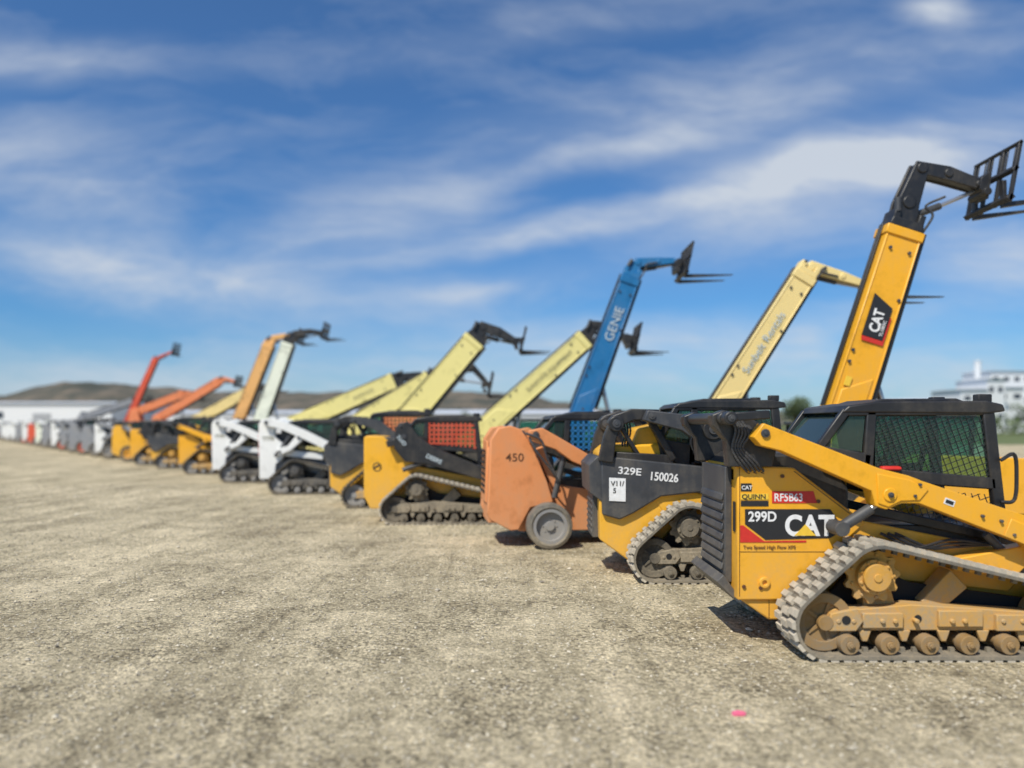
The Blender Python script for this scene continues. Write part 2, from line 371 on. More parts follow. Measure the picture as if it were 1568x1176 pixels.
# ------------------------------------------------------------------ loaders
def loader(name,X,Y,yaw,style,body=CATY,arm=CATY,trk=RUB,cabm=BLK,wheels=None,hi=False,door=DGR,scale=1,panel=None,roof=None,hub=None,wr=0.40,slick=False,tyre=None,frm=None,hood=None,gcol=None):
    E=empty(name,(X,Y,0),yaw,scale)
    yb0,yb1=0.44,1.51
    frm=frm or (CATY2 if body in (CATY,JDY) else DGR)
    hub=hub or (HUBY if trk is RUB else RUBD)
    if wheels is None:
        circ=[(0.62,0.285,0.285),(1.02,0.645,0.285),(2.52,0.285,0.285)]
        for ya,yb in ((0.0,0.43),(1.52,1.95)):
            track(E,circ,ya,yb,trk,hub,frm,hi)
    else:
        for nm,x in (('rear_wheel',0.86),('front_wheel',2.0)):
            wheel(E,x,wr,wr,0.03,0.33,wheels,tyre or RUBD,name=nm,slick=slick)
            wheel(E,x,wr,wr,1.62,1.92,wheels,tyre or RUBD,name=nm,slick=slick)
    c=P(E,'chassis',body if style!='bobcat' else GRY,0.012)
    c.prism([(0.45,0.22),(2.55,0.22),(2.65,0.45),(2.45,0.72),(0.9,0.95),(0.45,0.8)],yb0+0.07,yb1-0.07); c.end()
    d=P(E,'engine_hood',hood or (BLK if style!='case' else DGR),0.03)
    d.prism([(0.03,1.35),(0.03,1.50),(0.15,1.60),(0.85,1.62),(1.0,1.3),(1.0,0.9),(0.5,0.9)],yb0+0.09,yb1-0.09)
    if hood: d.prism([(0.42,1.55),(0.50,1.80),(0.78,1.86),(0.98,1.80),(0.98,1.3)],yb0+0.14,yb1-0.14)
    d.end()
    b=P(E,'rear_body',body,0.014)
    t=P(E,'lift_tower',BLK if style in('cat','deere') else arm,0.012)
    a=P(E,'lift_arms',arm,0.012)
    h=P(E,'hydraulics',DGR,0.003); hs=P(E,'cylinder_rods',STL,0); pn_=P(E,'pivot_pins',DGR,0.003)
    sides=[(yb0,yb0+0.10,0.17,0.33,-1),(yb1-0.10,yb1,1.62,1.78,1)]
    def pin(x,z,y,r=0.035): pn_.cyl((x,z),r,y-0.02,y+0.01,14); pn_.cyl((x,z),r*0.5,y-0.028,y-0.018,6)
    if style=='cat':
        b.prism([(0.03,1.51),(0.50,1.49),(1.10,1.03),(0.80,0.76),(0.43,0.385),(0.03,0.385)],yb0,yb1)
        b.prism([(0.06,0.385),(0.43,0.383),(0.66,0.215),(0.30,0.215)],yb0+0.03,yb1-0.03)
        b.prism([(0.55,1.15),(2.3,0.80),(2.45,0.62),(2.3,0.45),(0.9,0.60)],yb0+0.02,yb0+0.14)
        for ya,yb,a0,a1,sg in sides:
            ty0,ty1=(yb0-0.06,yb0+0.09) if sg<0 else (yb1-0.09,yb1+0.06)
            t.prism([(-0.06,1.50),(0.30,1.50),(0.34,1.66),(0.24,1.84),(0.06,1.93),(-0.10,1.97),(-0.20,1.93),(-0.19,1.84),(-0.08,1.72)],ty0,ty1)
            t.cyl((0.08,1.80),0.10,ty0-0.02,ty0,20); t.cyl((-0.10,1.90),0.055,a0,a1+0.02,16)
            t.bar((-0.10,1.91),(0.22,1.93),0.07,a0+0.02,a0+0.08)
            a.prism([(0.16,1.86),(0.08,1.75),(0.14,1.68),(0.30,1.64),(1.02,1.32),(1.05,1.20),(1.14,1.17),(1.26,1.22),(1.40,1.22),(2.28,0.88),(2.50,0.60),(2.58,0.25),(2.78,0.22),(2.76,0.65),(2.62,0.90),(2.38,1.08),(1.42,1.40),(1.32,1.44),(1.08,1.50)],a0,a1)
            a.prism([(1.06,1.46),(1.07,1.22),(1.15,1.19),(1.25,1.24),(1.40,1.245),(1.47,1.33),(1.32,1.41)],a0-0.012,a0)
            a.cyl((1.16,1.29),0.055,a0-0.024,a0-0.012,18)
            a.bar((2.10,1.03),(2.42,0.90),0.15,a0-0.012,a0)
            h.rod((0.78,(a0+a1)/2,1.00),(1.05,(a0+a1)/2,1.17),0.045,14); hs.rod((1.02,(a0+a1)/2,1.15),(1.22,(a0+a1)/2,1.29),0.022)
            h.cyl((0.80,1.01),0.06,a0+0.02,a1+0.06,14)
            h.rod((2.05,a1+0.04,0.95),(2.5,a1+0.04,0.50),0.035,12); hs.rod((2.45,a1+0.04,0.55),(2.66,a1+0.04,0.30),0.02)
            pin(0.17,1.78,a0); pin(0.08,1.80,ty0-0.02,0.045); pin(-0.10,1.90,a0,0.03); pin(1.16,1.29,a0-0.024,0.022)
            for k in range(5):
                o=0.035*k
                h.path(smooth_path([(-0.14+o,a1+0.03,1.93),(-0.02+o*0.8,a1+0.0,1.83-o*0.4),(-0.04+o*0.6,a1+0.02,1.66),(0.02+o,a1+0.04,1.54),(0.10+o,a1+0.09,1.46)],4),0.012,6)
        t.rod((-0.12,0.3,1.90),(-0.12,1.65,1.90),0.05,14)
        dr=P(E,'rear_door',door,0.008)
        dr.box(-0.03,0.032,yb0+0.17,yb1-0.10,0.50,1.49)
        for k in range(8):
            z=0.60+k*0.085
            dr.prism([(-0.055,z),(-0.03,z+0.01),(-0.03,z+0.065),(-0.045,z+0.05)],yb0+0.21,yb1-0.14)
        dr.prism([(-0.12,0.52),(0.04,0.36),(0.04,0.44),(-0.06,0.58)],yb0+0.10,yb1-0.02)
        dr.end()
        sl=P(E,'door_handle',K,0); sl.box(0.020,0.028,yb0+0.05,yb0+0.11,0.95,1.2); sl.end()
        cab(E,0.72,2.26,1.10,2.02,0.50,1.45,cabm,hi,roof)
    elif style=='deere':
        b.prism([(0.0,1.32),(1.2,1.2),(1.2,0.85),(0.85,0.55),(0.62,0.2),(0.36,0.2),(0.02,0.45)],yb0+0.02,yb1-0.02)
        b.prism([(0.55,1.15),(2.3,0.80),(2.45,0.62),(2.3,0.45),(0.9,0.60)],yb0+0.01,yb0+0.14)
        pn=P(E,'side_panel',panel or DGR,0.02)
        for y0_,y1_ in ((yb0-0.05,yb0+0.02),(yb1-0.02,yb1+0.05)):
            pn.prism([(0.02,1.44),(0.18,1.46),(1.30,1.34),(1.40,1.05),(0.75,0.98),(0.42,0.78),(0.25,0.70),(0.04,0.76)],y0_,y1_)
        pn.end()
        for ya,yb,a0,a1,sg in sides:
            ty0,ty1=(yb0-0.05,yb0+0.08) if sg<0 else (yb1-0.08,yb1+0.05)
            t.ribbon([(0.08,1.40),(0.13,1.70),(0.22,1.90),(0.40,1.97),(0.72,1.97)],[0.18,0.15,0.17,0.14,0.12],ty0-0.04,ty1-0.02)
            t.bar((0.60,1.95),(0.90,1.42),0.08,ty0,ty1); t.cyl((0.20,1.86),0.095,ty0-0.08,ty1,20); t.bar((0.2,1.46),(0.9,1.42),0.12,ty0+0.01,ty1-0.01)
            t.bar((0.28,1.80),(0.50,1.45),0.05,ty0+0.02,ty1)
            a.prism([(0.55,2.02),(0.5,1.90),(0.95,1.78),(1.35,1.50),(2.28,0.88),(2.50,0.60),(2.58,0.25),(2.78,0.22),(2.76,0.65),(2.62,0.90),(1.60,1.60),(1.15,1.95)],a0,a1)
            h.rod((1.48,(a0+a1)/2,0.95),(1.52,(a0+a1)/2,1.25),0.045,12); hs.rod((1.52,(a0+a1)/2,1.25),(1.6,(a0+a1)/2,1.45),0.025)
            pin(0.20,1.86,ty0-0.08,0.05); pin(0.60,1.95,a0,0.04)
            for k in range(3):
                h.path(smooth_path([(0.30+0.04*k,ty1+0.02,1.93),(0.34+0.03*k,ty1+0.01,1.75),(0.30+0.03*k,ty1+0.02,1.6),(0.36+0.03*k,ty1+0.03,1.46)],4),0.013,6)
        dr=P(E,'rear_door',door,0.02)
        dr.prism([(-0.10,1.02),(-0.12,1.36),(-0.02,1.46),(0.06,1.46),(0.06,0.9)],yb0+0.0,yb1-0.0)
        dr.box(-0.05,0.03,yb0+0.22,yb1-0.22,0.45,0.98)
        for k in range(6): dr.box(-0.065,-0.045,yb0+0.26,yb1-0.26,0.50+k*0.075,0.54+k*0.075)
        dr.end()
        cab(E,0.72,2.26,1.10,2.12,0.50,1.45,cabm,hi,roof,gcol=gcol)
    elif style=='deere2':
        b.prism([(0.0,1.60),(0.05,1.64),(0.36,1.62),(0.62,1.38),(0.95,1.20),(0.90,0.85),(0.60,0.45),(0.45,0.26),(0.12,0.26),(0.0,0.5)],yb0,yb1)
        b.prism([(0.55,1.15),(2.3,0.80),(2.45,0.62),(2.3,0.45),(0.9,0.60)],yb0+0.02,yb0+0.14)
        for ya,yb,a0,a1,sg in sides:
            t.bar((0.45,1.48),(0.95,1.60),0.12,a0+0.06,a1+0.06)
            a.prism([(0.62,1.78),(0.60,1.40),(0.80,1.16),(1.2,1.12),(2.28,0.80),(2.50,0.55),(2.58,0.25),(2.78,0.22),(2.76,0.65),(2.55,0.92),(1.35,1.42),(1.05,1.62),(0.85,1.90),(0.70,1.88)],a0,a1)
            h.rod((0.75,(a0+a1)/2,1.0),(1.15,(a0+a1)/2,1.15),0.045,12); hs.rod((1.1,(a0+a1)/2,1.14),(1.5,(a0+a1)/2,1.28),0.025)
            pin(0.78,1.62,a0,0.05); pin(0.72,1.82,a0,0.03)
        dr=P(E,'rear_door',door,0.01); dr.box(-0.03,0.02,yb0+0.2,yb1-0.2,0.5,1.5)
        for k in range(9): dr.box(-0.045,-0.025,yb0+0.26,yb1-0.26,0.58+k*0.09,0.62+k*0.09)
        dr.end()
        cab(E,0.72,2.2,1.10,1.98,0.50,1.45,cabm,hi,roof,gcol=gcol)
    elif style=='bobcat':
        prof=[(0.0,1.86),(0.05,1.93),(0.30,1.99),(0.46,1.90),(0.40,1.66),(0.44,1.50),(0.66,1.32),(0.72,1.10),(0.60,0.90),(0.46,0.80),(0.42,0.40),(0.02,0.40)]
        b.prism(prof,yb0-0.08,yb0+0.16); b.prism(prof,yb1-0.16,yb1+0.08)
        b.box(0.02,0.2,yb0+0.16,yb1-0.16,0.40,0.62)
        for ya,yb,a0,a1,sg in sides:
            a.prism([(0.10,1.97),(0.16,1.84),(0.60,1.74),(1.15,1.50),(1.9,1.14),(2.28,0.80),(2.50,0.55),(2.58,0.25),(2.78,0.22),(2.76,0.65),(2.55,0.92),(2.1,1.28),(1.3,1.68),(0.7,1.93),(0.36,2.03)],a0,a1)
            a.ribbon([(0.55,1.12),(0.85,1.22),(1.12,1.50)],[0.20,0.14,0.2],a0+0.02,a1+0.04)
            t.bar((0.60,1.10),(1.7,0.98),0.16,yb0-0.05 if sg<0 else yb1-0.1,yb0+0.1 if sg<0 else yb1+0.05)
            h.rod((0.45,(a0+a1)/2+0.04,1.0),(0.85,(a0+a1)/2+0.02,1.55),0.04,12)
            pin(0.25,1.90,a0,0.05); pin(0.60,1.12,a0+0.02,0.04); pin(1.1,1.5,a0,0.04)
        dr=P(E,'rear_door',door,0.01); dr.box(0.04,0.10,yb0+0.17,yb1-0.17,0.62,1.75)
        for k in range(9): dr.box(0.02,0.045,yb0+0.26,yb1-0.26,0.78+k*0.09,0.82+k*0.09)
        dr.end()
        tl=P(E,'tail_lamps',RD,0.004)
        tl.box(-0.012,0.0,yb0-0.03,yb0+0.12,1.0,1.75); tl.box(-0.012,0.0,yb1-0.12,yb1+0.03,1.0,1.75)
        tl.end()
        text(E,'T770',0.10,yb0-0.084,1.42,0.15,KF,bold=0.02)
        cab(E,0.55,2.1,1.10,1.95,0.50,1.45,cabm,hi,roof)
    elif style=='case':
        prof=[(0.0,1.62),(0.12,1.80),(0.30,1.83),(0.45,1.78),(0.62,1.55),(0.85,1.0),(0.95,0.68),(0.60,0.60),(0.42,0.27),(0.30,0.26),(0.0,0.42),(-0.05,0.52),(-0.04,0.62)] if slick else [(0.0,1.62),(0.12,1.80),(0.42,1.80),(0.62,1.55),(0.85,1.0),(0.95,0.62),(0.80,0.30),(0.32,0.26),(0.0,0.42),(-0.05,0.52),(-0.04,0.62)]
        b.prism(prof,yb0-0.14,yb0+0.12); b.prism(prof,yb1-0.12,yb1+0.14)
        b.box(-0.02,0.25,yb0+0.1,yb1-0.1,0.35,1.5)
        for ya,yb,a0,a1,sg in sides:
            a.prism([(0.55,1.76),(0.55,1.62),(0.95,1.48),(1.2,1.30),(2.28,0.85),(2.50,0.60),(2.58,0.25),(2.78,0.22),(2.76,0.65),(2.62,0.90),(1.45,1.40),(1.0,1.66),(0.75,1.80)],a0-0.06,a1-0.06)
            h.rod((0.95,(a0+a1)/2,0.75),(1.1,(a0+a1)/2,1.38),0.045,12)
            t.bar((0.75,1.5),(1.0,0.9),0.12,ya,yb)
            pin(0.65,1.70,a0-0.06,0.05)
            h.path(smooth_path([(0.50,a0-0.08,1.72),(0.72,a0-0.1,1.62),(0.82,a0-0.08,1.35),(0.95,a0-0.05,1.1)],5),0.018,8)
            h.path(smooth_path([(0.55,a0-0.05,1.66),(0.66,a0-0.1,1.45),(0.86,a0-0.08,1.2),(1.0,a0,1.0)],5),0.016,8)
        dr=P(E,'rear_door',body,0.02)
        dr.prism([(-0.06,0.66),(0.0,0.62),(0.0,1.60),(-0.03,1.6)],yb0+0.16,yb1-0.16)
        dr.end()
        lv=P(E,'door_louvres',K,0)
        for k in range(8): lv.box(-0.075,-0.05,yb0+0.26,yb1-0.26,0.8+k*0.09,0.83+k*0.09)
        lv.end()
        cab(E,0.75,2.1,1.10,2.0,0.50,1.45,cabm,hi,roof,gcol=gcol)
    for q in (b,t,a,h,hs,pn_):
        if q.v: q.end()
    front_coupler(E,2.75,DGR,0.0,1.95)
    return E

# nearest loader ----------------------------------------------------
E=loader('compact_track_loader',1.85,5.98,0,'cat',hi=True)
y=0.44-0.003
dk=P(E,'side_decal_black',K,0,False); dk.prism([(0.09,1.145),(0.80,1.145),(0.885,1.02),(0.885,0.955),(0.80,0.905),(0.26,0.89),(0.09,1.02)],y-0.002,y+0.001); dk.end()
dr=P(E,'side_decal_red',RD,0,False); dr.prism([(0.05,1.01),(0.075,1.01),(0.25,0.878),(0.60,0.885),(0.60,0.868),(0.05,0.868)],y-0.002,y+0.001)
dr.prism([(0.315,1.295),(0.66,1.295),(0.69,1.195),(0.315,1.195)],y-0.002,y+0.001); dr.end()
dy=P(E,'dealer_label',YL,0,False); dy.box(0.055,0.285,y-0.002,y+0.001,1.225,1.275); dy.prism([(0.50,0.925),(0.68,0.925),(0.59,1.02)],y-0.0075,y-0.0055); dy.end()
db=P(E,'small_label_black',K,0,False); db.box(0.055,0.145,y-0.002,y+0.001,1.295,1.36); db.box(0.055,0.285,y-0.002,y+0.001,1.17,1.215); db.end()
text(E,'299D',0.115,y-0.004,1.045,0.115,W,sx=0.92,bold=0.014)
text(E,'CAT',0.42,y-0.004,0.93,0.235,W,sx=0.88,bold=0.022)
text(E,'RF5B63',0.330,y-0.004,1.212,0.092,W,sx=0.84,bold=0.010)
text(E,'QUINN',0.062,y-0.004,1.231,0.055,K,sx=1.1)
text(E,'CAT',0.06,y-0.004,1.31,0.045,W)
text(E,'Two Speed High Flow XPS',0.075,y-0.004,0.815,0.040,DBR,bold=0.008)
q=P(E,'panel_hardware',DBR,0.002)
for x,z in ((0.22,0.49),(0.62,0.62),(0.08,0.5),(0.70,1.21),(0.40,1.42)): q.cyl((x,z),0.016,y-0.012,y+0.004,12)
for k in range(3): q.bar((0.10+k*0.06,1.452),(0.13+k*0.06,1.44),0.008,y-0.002,y+0.002)
q.end()
q=P(E,'panel_seams',DBR,0,False)
q.bar((0.045,0.42),(0.045,1.49),0.004,y-0.001,y+0.004); q.bar((0.045,0.79),(0.80,0.79),0.003,y-0.001,y+0.004)
q.bar((0.50,1.46),(1.06,1.035),0.006,y-0.001,y+0.004); q.bar((0.3,0.385),(0.30,0.22),0.004,y+0.028,y+0.034); q.end()
q=P(E,'tie_down_ring',CATY,0.004); q.ring((0.25,0.535),0.02,0.045,y-0.02,y+0.01,18); q.end()
q=P(E,'red_cushion',RD,0.02); q.box(1.25,1.42,0.47,0.55,1.46,1.50); q.end()
q=P(E,'grab_rail',BLK,0); q.path(smooth_path([(2.24,0.47,1.55),(2.34,0.45,1.60),(2.36,0.45,1.42),(2.34,0.45,1.22),(2.24,0.47,1.2)],5),0.016,8); q.end()
q=P(E,'step_plates',CATY,0.01); q.prism([(1.75,0.66),(2.25,0.60),(2.45,0.80),(2.42,0.88),(1.8,0.76)],0.30,0.44); q.end()
q=P(E,'warning_stickers',W,0,False); q.bar((1.60,1.245),(1.68,1.215),0.05,0.166,0.169); q.box(1.30,1.36,0.494,0.497,1.30,1.37); q.box(0.92,0.98,0.494,0.497,1.50,1.56); q.box(1.70,1.78,0.436,0.439,0.70,0.75); q.end()
q=P(E,'warning_stickers',K,0,False); q.bar((1.61,1.241),(1.67,1.219),0.028,0.163,0.166); q.end()
q=P(E,'arm_bolts',DGR,0.002)
for x,z in ((1.40,1.37),(1.36,1.28),(2.05,1.08),(2.15,0.97),(2.33,0.98),(1.9,1.12)): q.cyl((x,z),0.014,0.145,0.172,6)
q.end()
q=P(E,'chassis_hoses',K,0)
for k in range(3): q.path(smooth_path([(1.2+0.06*k,0.40,0.95),(1.45+0.06*k,0.34,0.84),(1.75,0.36,0.90-0.03*k),(2.1,0.38,0.86)],5),0.013,6)
q.end()

# second: grey and yellow
E=loader('compact_track_loader',1.05,8.9,0,'deere',body=JDY,arm=DGR,trk=RUB,hi=True,roof=BLK,cabm=BLK,hub=RUBD,frm=DFR,hood=JDY)
y=0.383
text(E,'329E',0.22,y,1.26,0.12,W,ang=R(-5),bold=0.010,sx=1.2); text(E,'150026',0.60,y,1.185,0.14,W,ang=R(-5),bold=0.014,sx=0.84)
q=P(E,'lot_tag',W,0.002); q.prism([(0.12,0.93),(0.32,0.92),(0.32,1.20),(0.12,1.21)],y-0.006,y-0.001); q.end()
text(E,'V11/\n 5',0.14,y-0.009,1.11,0.085,K,ang=0)

# third: faded orange wheeled
E=loader('skid_steer_loader',-0.28,11.2,R(7),'case',body=ORG,arm=ORG,wheels=GRY,hi=True,cabm=BLK,hub=GRY,wr=0.345,slick=True,tyre=RUBG,gcol=BLU)
text(E,'450',0.22,0.295,1.30,0.17,DBR,sx=1.1,bold=0.002)
E=loader('compact_track_loader',-2.78,14.1,R(2),'deere2',body=JDY,arm=BLK,trk=RUB,hub=RUBD,frm=DFR,gcol=RED)
text(E,'333D',0.64,0.165,1.62,0.10,WF,ang=R(-50)); text(E,'DEERE',1.18,0.165,1.24,0.11,WF,ang=R(-24))
q=P(E,'logo_badge',K,0.01); q.ring((0.25,1.05),0.07,0.085,0.43,0.44,20); q.bar((0.19,1.03),(0.3,1.09),0.03,0.43,0.44); q.bar((0.2,1.03),(0.2,0.98),0.012,0.43,0.44); q.bar((0.29,1.08),(0.31,1.0),0.012,0.43,0.44); q.end()
loader('compact_track_loader',-4.1,16.9,R(2),'deere',body=JDY,arm=DGR,trk=RUBD,roof=BLK,hub=GRY,gcol=ORR)
loader('compact_track_loader',-6.75,20.2,R(2),'bobcat',body=WHT,arm=WHT,trk=RUBD,hub=GRY,door=ORR)
loader('compact_track_loader',-9.6,24.3,R(3),'bobcat',body=WHT,arm=WHT,trk=RUBD,hub=GRY,door=ORR)
loader('compact_track_loader',-12.5,28.4,R(2),'cat',body=CATY,arm=CATY,trk=RUBD,hub=GRY)
loader('compact_track_loader',-15.3,32.2,R(2),'deere',body=JDY,arm=DGR,trk=RUBD,hub=GRY)
loader('compact_track_loader',-17.5,34.9,R(2),'deere2',body=CATY,arm=BLK,trk=RUBD,hub=GRY)
loader('skid_steer_loader',-19.8,37.9,R(2),'case',body=JDY,arm=GRY,wheels=CATY)
loader('skid_steer_loader',-22.4,41.0,R(2),'bobcat',body=WHT,arm=GRY,wheels=GRY,door=DGR)
loader('skid_steer_loader',-24.6,43.8,R(2),'case',body=GRY,arm=GRY,wheels=GRY,door=DGR)
far=[('case',GRY,BLK,RED),('bobcat',GRY,GRY,GRY),('bobcat',WHT,GRY,RED),('case',GRY,GRY,GRY),('bobcat',PALE,WHT,GRY),('case',RED,GRY,GRY),('bobcat',WHT,WHT,GRY),('case',GRY,GRY,RED),('bobcat',WHT,WHT,GRY),('case',WHT,GRY,GRY),('bobcat',WHT,GRY,GRY),('case',GRY,WHT,GRY),('bobcat',PALE,WHT,GRY)]
yy_=47.0
for i,(s_,b_,a_,w_) in enumerate(far):
    xx_=-27.2-(yy_-47)*0.775
    loader('skid_steer_loader',xx_,yy_,R(2),s_,body=b_,arm=a_,wheels=w_,scale=1.08)
    yy_+=3.2+i*0.12

# ------------------------------------------------------------------ telehandlers
def telehandler(name,Yc,P0,P1,th,body,boom,head,carr=None,fork=1.2,th2=None,label=None,lmat=None,cabx=2.2,ext=0.8,headmat=BLK,cabz=2.1,slope=0.12):
    """P0,P1 = world (x,z) of boom base and boom tip. head = list of world (x,z) of gooseneck, carr=(x,ztop,zbot)"""
    th2=th2 or th*0.86
    d=Vector((P1[0]-P0[0],P1[1]-P0[1])); L=d.length; d.normalize(); ang=math.atan2(d.y,d.x)
    k=min(ext/max(d.x,0.05),(P0[1]-1.35)/max(d.y,0.05)); k=max(k,0.2)
    piv=(P0[0]-d.x*k,P0[1]-d.y*k)
    ox=piv[0]
    E=empty(name,(ox,Yc,0))
    lx=lambda p:(p[0]-ox,p[1])
    bw=th*0.62
    w=1.15
    for x in (0.15,3.1):
        wheel(E,x,0.58,0.58,-w,-w+0.4,body,name='wheel',lugs=14); wheel(E,x,0.58,0.58,w-0.4,w,body,name='wheel',lugs=14)
    c=P(E,'chassis',body,0.02)
    c.prism([(-0.6,0.6),(-0.5,1.25),(0.4,1.3),(0.9,0.95),(3.6,0.9),(3.8,0.7),(3.6,0.5),(-0.4,0.45)],-w+0.45,w-0.45)
    pz=piv[1]+0.15
    for y0,y1 in ((-bw/2-0.13,-bw/2-0.03),(bw/2+0.03,bw/2+0.13)):
        c.prism([(-0.5,1.0),(0.7,1.0),(0.25,pz),(-0.2,pz)],y0,y1)
    c.prism([(0.75,0.6),(0.8,1.3),(1.0,1.42),(2.3,1.38),(2.5,0.6)],-w+0.02,-w+0.6)
    c.end()
    f=P(E,'wheel_fenders',DGR,0.02)
    for x in (0.15,3.1):
        for y0,y1 in ((-w-0.01,-w+0.42),(w-0.42,w+0.01)):
            pts=[(x+0.68*math.cos(R(a)),0.58+0.68*math.sin(R(a))) for a in range(20,165,16)]
            pi=[(x+0.64*math.cos(R(a)),0.58+0.64*math.sin(R(a))) for a in range(20,165,16)]
            f.prism(pts+pi[::-1],y0,y1)
    f.end()
    cb=P(E,'cab_frame',BLK,0.02)
    y0,y1=0.42,w-0.02; xa,xb=cabx-1.0,cabx+0.3
    cb.box(xa,xb,y0,y1,0.7,1.25)
    for xx,yy in ((xa,y0),(xb-0.07,y0),(xa,y1-0.07),(xb-0.07,y1-0.07)): cb.box(xx,xx+0.07,yy,yy+0.07,1.25,cabz-0.06)
    cb.box(xa-0.03,xb+0.03,y0-0.03,y1+0.03,cabz-0.06,cabz); cb.end()
    g=P(E,'cab_glass',GLS,0); g.box(xa+0.08,xb-0.08,y0+0.03,y0+0.036,1.26,cabz-0.07); g.box(xa+0.08,xb-0.08,y1-0.036,y1-0.03,1.26,cabz-0.07); g.end()
    b=P(E,'boom_outer',boom,0.02)
    p0=lx(piv);p1=lx(P1)
    n=Vector((-d.y,d.x))
    base=(p0[0]-d.x*0.15,p0[1]-d.y*0.15)
    b.bar(base,p1,th,-bw/2,bw/2,th2)
    def along(t,o=0):
        q=Vector(p0)+(Vector(p1)-Vector(p0))*t+n*o; return (q.x,q.y)
    b.bar(along(0.955),along(0.995),th2*1.10,-bw/2-0.03,bw/2+0.03)
    b.bar(along(0.02,-th*0.47),along(0.97,-th2*0.47),0.03,-bw/2-0.015,bw/2+0.015)
    b.bar(along(0.02,th*0.47),along(0.97,th2*0.47),0.03,-bw/2-0.015,bw/2+0.015)
    a_,b_,c_,d_=along(0.05,-th*0.36),along(0.36,-th*0.36),along(0.28,th*0.34),along(0.05,th*0.34)
    b.prism([a_,b_,c_,d_],-bw/2-0.018,bw/2+0.018)
    b.end()
    r=P(E,'boom_underside_rail',K,0.004)
    r.bar(along(0.25,-th*0.56),along(1.0,-th2*0.56),0.07*th/0.5,-bw/2+0.04,bw/2-0.04)
    q0,q1=along(0.2,th*0.55),along(1.0,th2*0.57)
    r.rod((q0[0],0.03,q0[1]),(q1[0],0.03,q1[1]),0.022); r.rod((q0[0],-0.05,q0[1]),(q1[0],-0.05,q1[1]),0.018)
    r.end()
    bo=P(E,'boom_bolts',DGR,0)
    for t,o in ((0.10,0.2),(0.10,-0.2),(0.40,0.36),(0.45,0.36),(0.70,-0.36),(0.9,0.25),(0.9,-0.25),(0.22,0.0)):
        q=along(t,th*o); bo.cyl(q,0.025,-bw/2-0.03,bw/2+0.03,10)
    bo.end()
    hy=P(E,'lift_cylinder',BLK,0.01)
    q=along(0.38,-th*0.5); hy.rod((1.2,-0.0,0.95),(q[0]*0.6+1.2*0.4,0,q[1]*0.6+0.95*0.4),0.09,14); hy.end()
    hr=P(E,'lift_rod',STL,0); hr.rod((1.2,0,0.95),(q[0],0,q[1]),0.05,12); hr.end()
    hm=P(E,'boom_head',headmat,0.015)
    pts=[lx(p) for p in head]
    tw=th2*0.74
    allp=[(p1[0]-d.x*0.1,p1[1]-d.y*0.1)]+pts
    nn=len(allp); ws=[tw*(1-0.58*i/(nn-1)) for i in range(nn)]
    hm.ribbon(allp,ws,-bw*0.34,-bw*0.22); hm.ribbon(allp,ws,bw*0.22,bw*0.34); hm.ribbon(allp,[w_*0.8 for w_ in ws],-bw*0.22,bw*0.22)
    hm.bar((p1[0]-d.x*0.02,p1[1]-d.y*0.02),(p1[0]+d.x*th*0.20,p1[1]+d.y*th*0.20),th2*1.0,-bw*0.52,bw*0.52,th2*0.9)
    for o in (-0.36,0.36):
        q=(p1[0]+n.x*th2*o+d.x*th*0.22,p1[1]+n.y*th2*o+d.y*th*0.22); hm.bar((q[0]-d.x*0.05,q[1]-d.y*0.05),(q[0]+d.x*0.12*th/0.6,q[1]+d.y*0.12*th/0.6),0.10,-bw*0.5,bw*0.5)
    for i,p in enumerate(pts): hm.cyl(p,ws[i+1]*0.30,-bw*0.40,bw*0.40,16)
    hm.end()
    hh=P(E,'head_hydraulics',DGR,0.003); hr=P(E,'head_rod',STL,0)
    A=(p1[0]+n.x*th2*0.36+d.x*0.2,p1[1]+n.y*th2*0.36+d.y*0.2); B=(pts[0][0]+n.x*tw*0.5,pts[0][1]+n.y*tw*0.5)
    hh.rod((A[0],-bw*0.42,A[1]),(B[0],-bw*0.42,B[1]),0.05*th/0.6,10)
    mid=((pts[0][0]+pts[-1][0])/2,(pts[0][1]+pts[-1][1])/2-tw*0.42)
    A=(pts[0][0]+0.02,pts[0][1]-tw*0.55); hh.rod((A[0],0,A[1]),(mid[0],0,mid[1]),0.055*th/0.6,10); hr.rod((mid[0],0,mid[1]),(pts[-1][0],0,pts[-1][1]-tw*0.2),0.03,8)
    hh.path(smooth_path([(p1[0]-n.x*th2*0.5,-bw*0.4,p1[1]-n.y*th2*0.5),(p1[0]-n.x*th2*0.62+d.x*0.3,-bw*0.45,p1[1]-n.y*th2*0.62+d.y*0.3),(pts[0][0]-n.x*tw*0.6,-bw*0.45,pts[0][1]-n.y*tw*0.6),(mid[0],-bw*0.4,mid[1]+0.1)],4),0.02,6)
    hh.end(); hr.end()
    if carr:
        cx,zt,zb=carr; cx-=ox
        k=P(E,'fork_carriage',BLK,0.008)
        hw=0.55; sl=0.16
        for yy in (-hw,-0.2,0.14,hw-0.05):
            k.bar((cx,zb),(cx+sl,zt),0.055,yy,yy+0.05)
        k.bar((cx-0.03,zb+0.02),(cx+0.05,zb+0.09),0.08,-hw,hw); k.bar((cx+sl*0.5-0.03,(zb+zt)/2),(cx+sl*0.5+0.03,(zb+zt)/2+0.07),0.07,-hw,hw); k.bar((cx+sl-0.03,zt-0.04),(cx+sl+0.02,zt),0.05,-hw,hw)
        k.ribbon([pts[-1],(cx-0.05,(zb+zt)/2-0.08)],[tw*0.42,(zt-zb)*0.5],-0.16,0.16)
        k.rod((cx-0.12,-0.22,(zb+zt)/2-0.2),(cx-0.12,0.22,(zb+zt)/2-0.2),0.06,10)
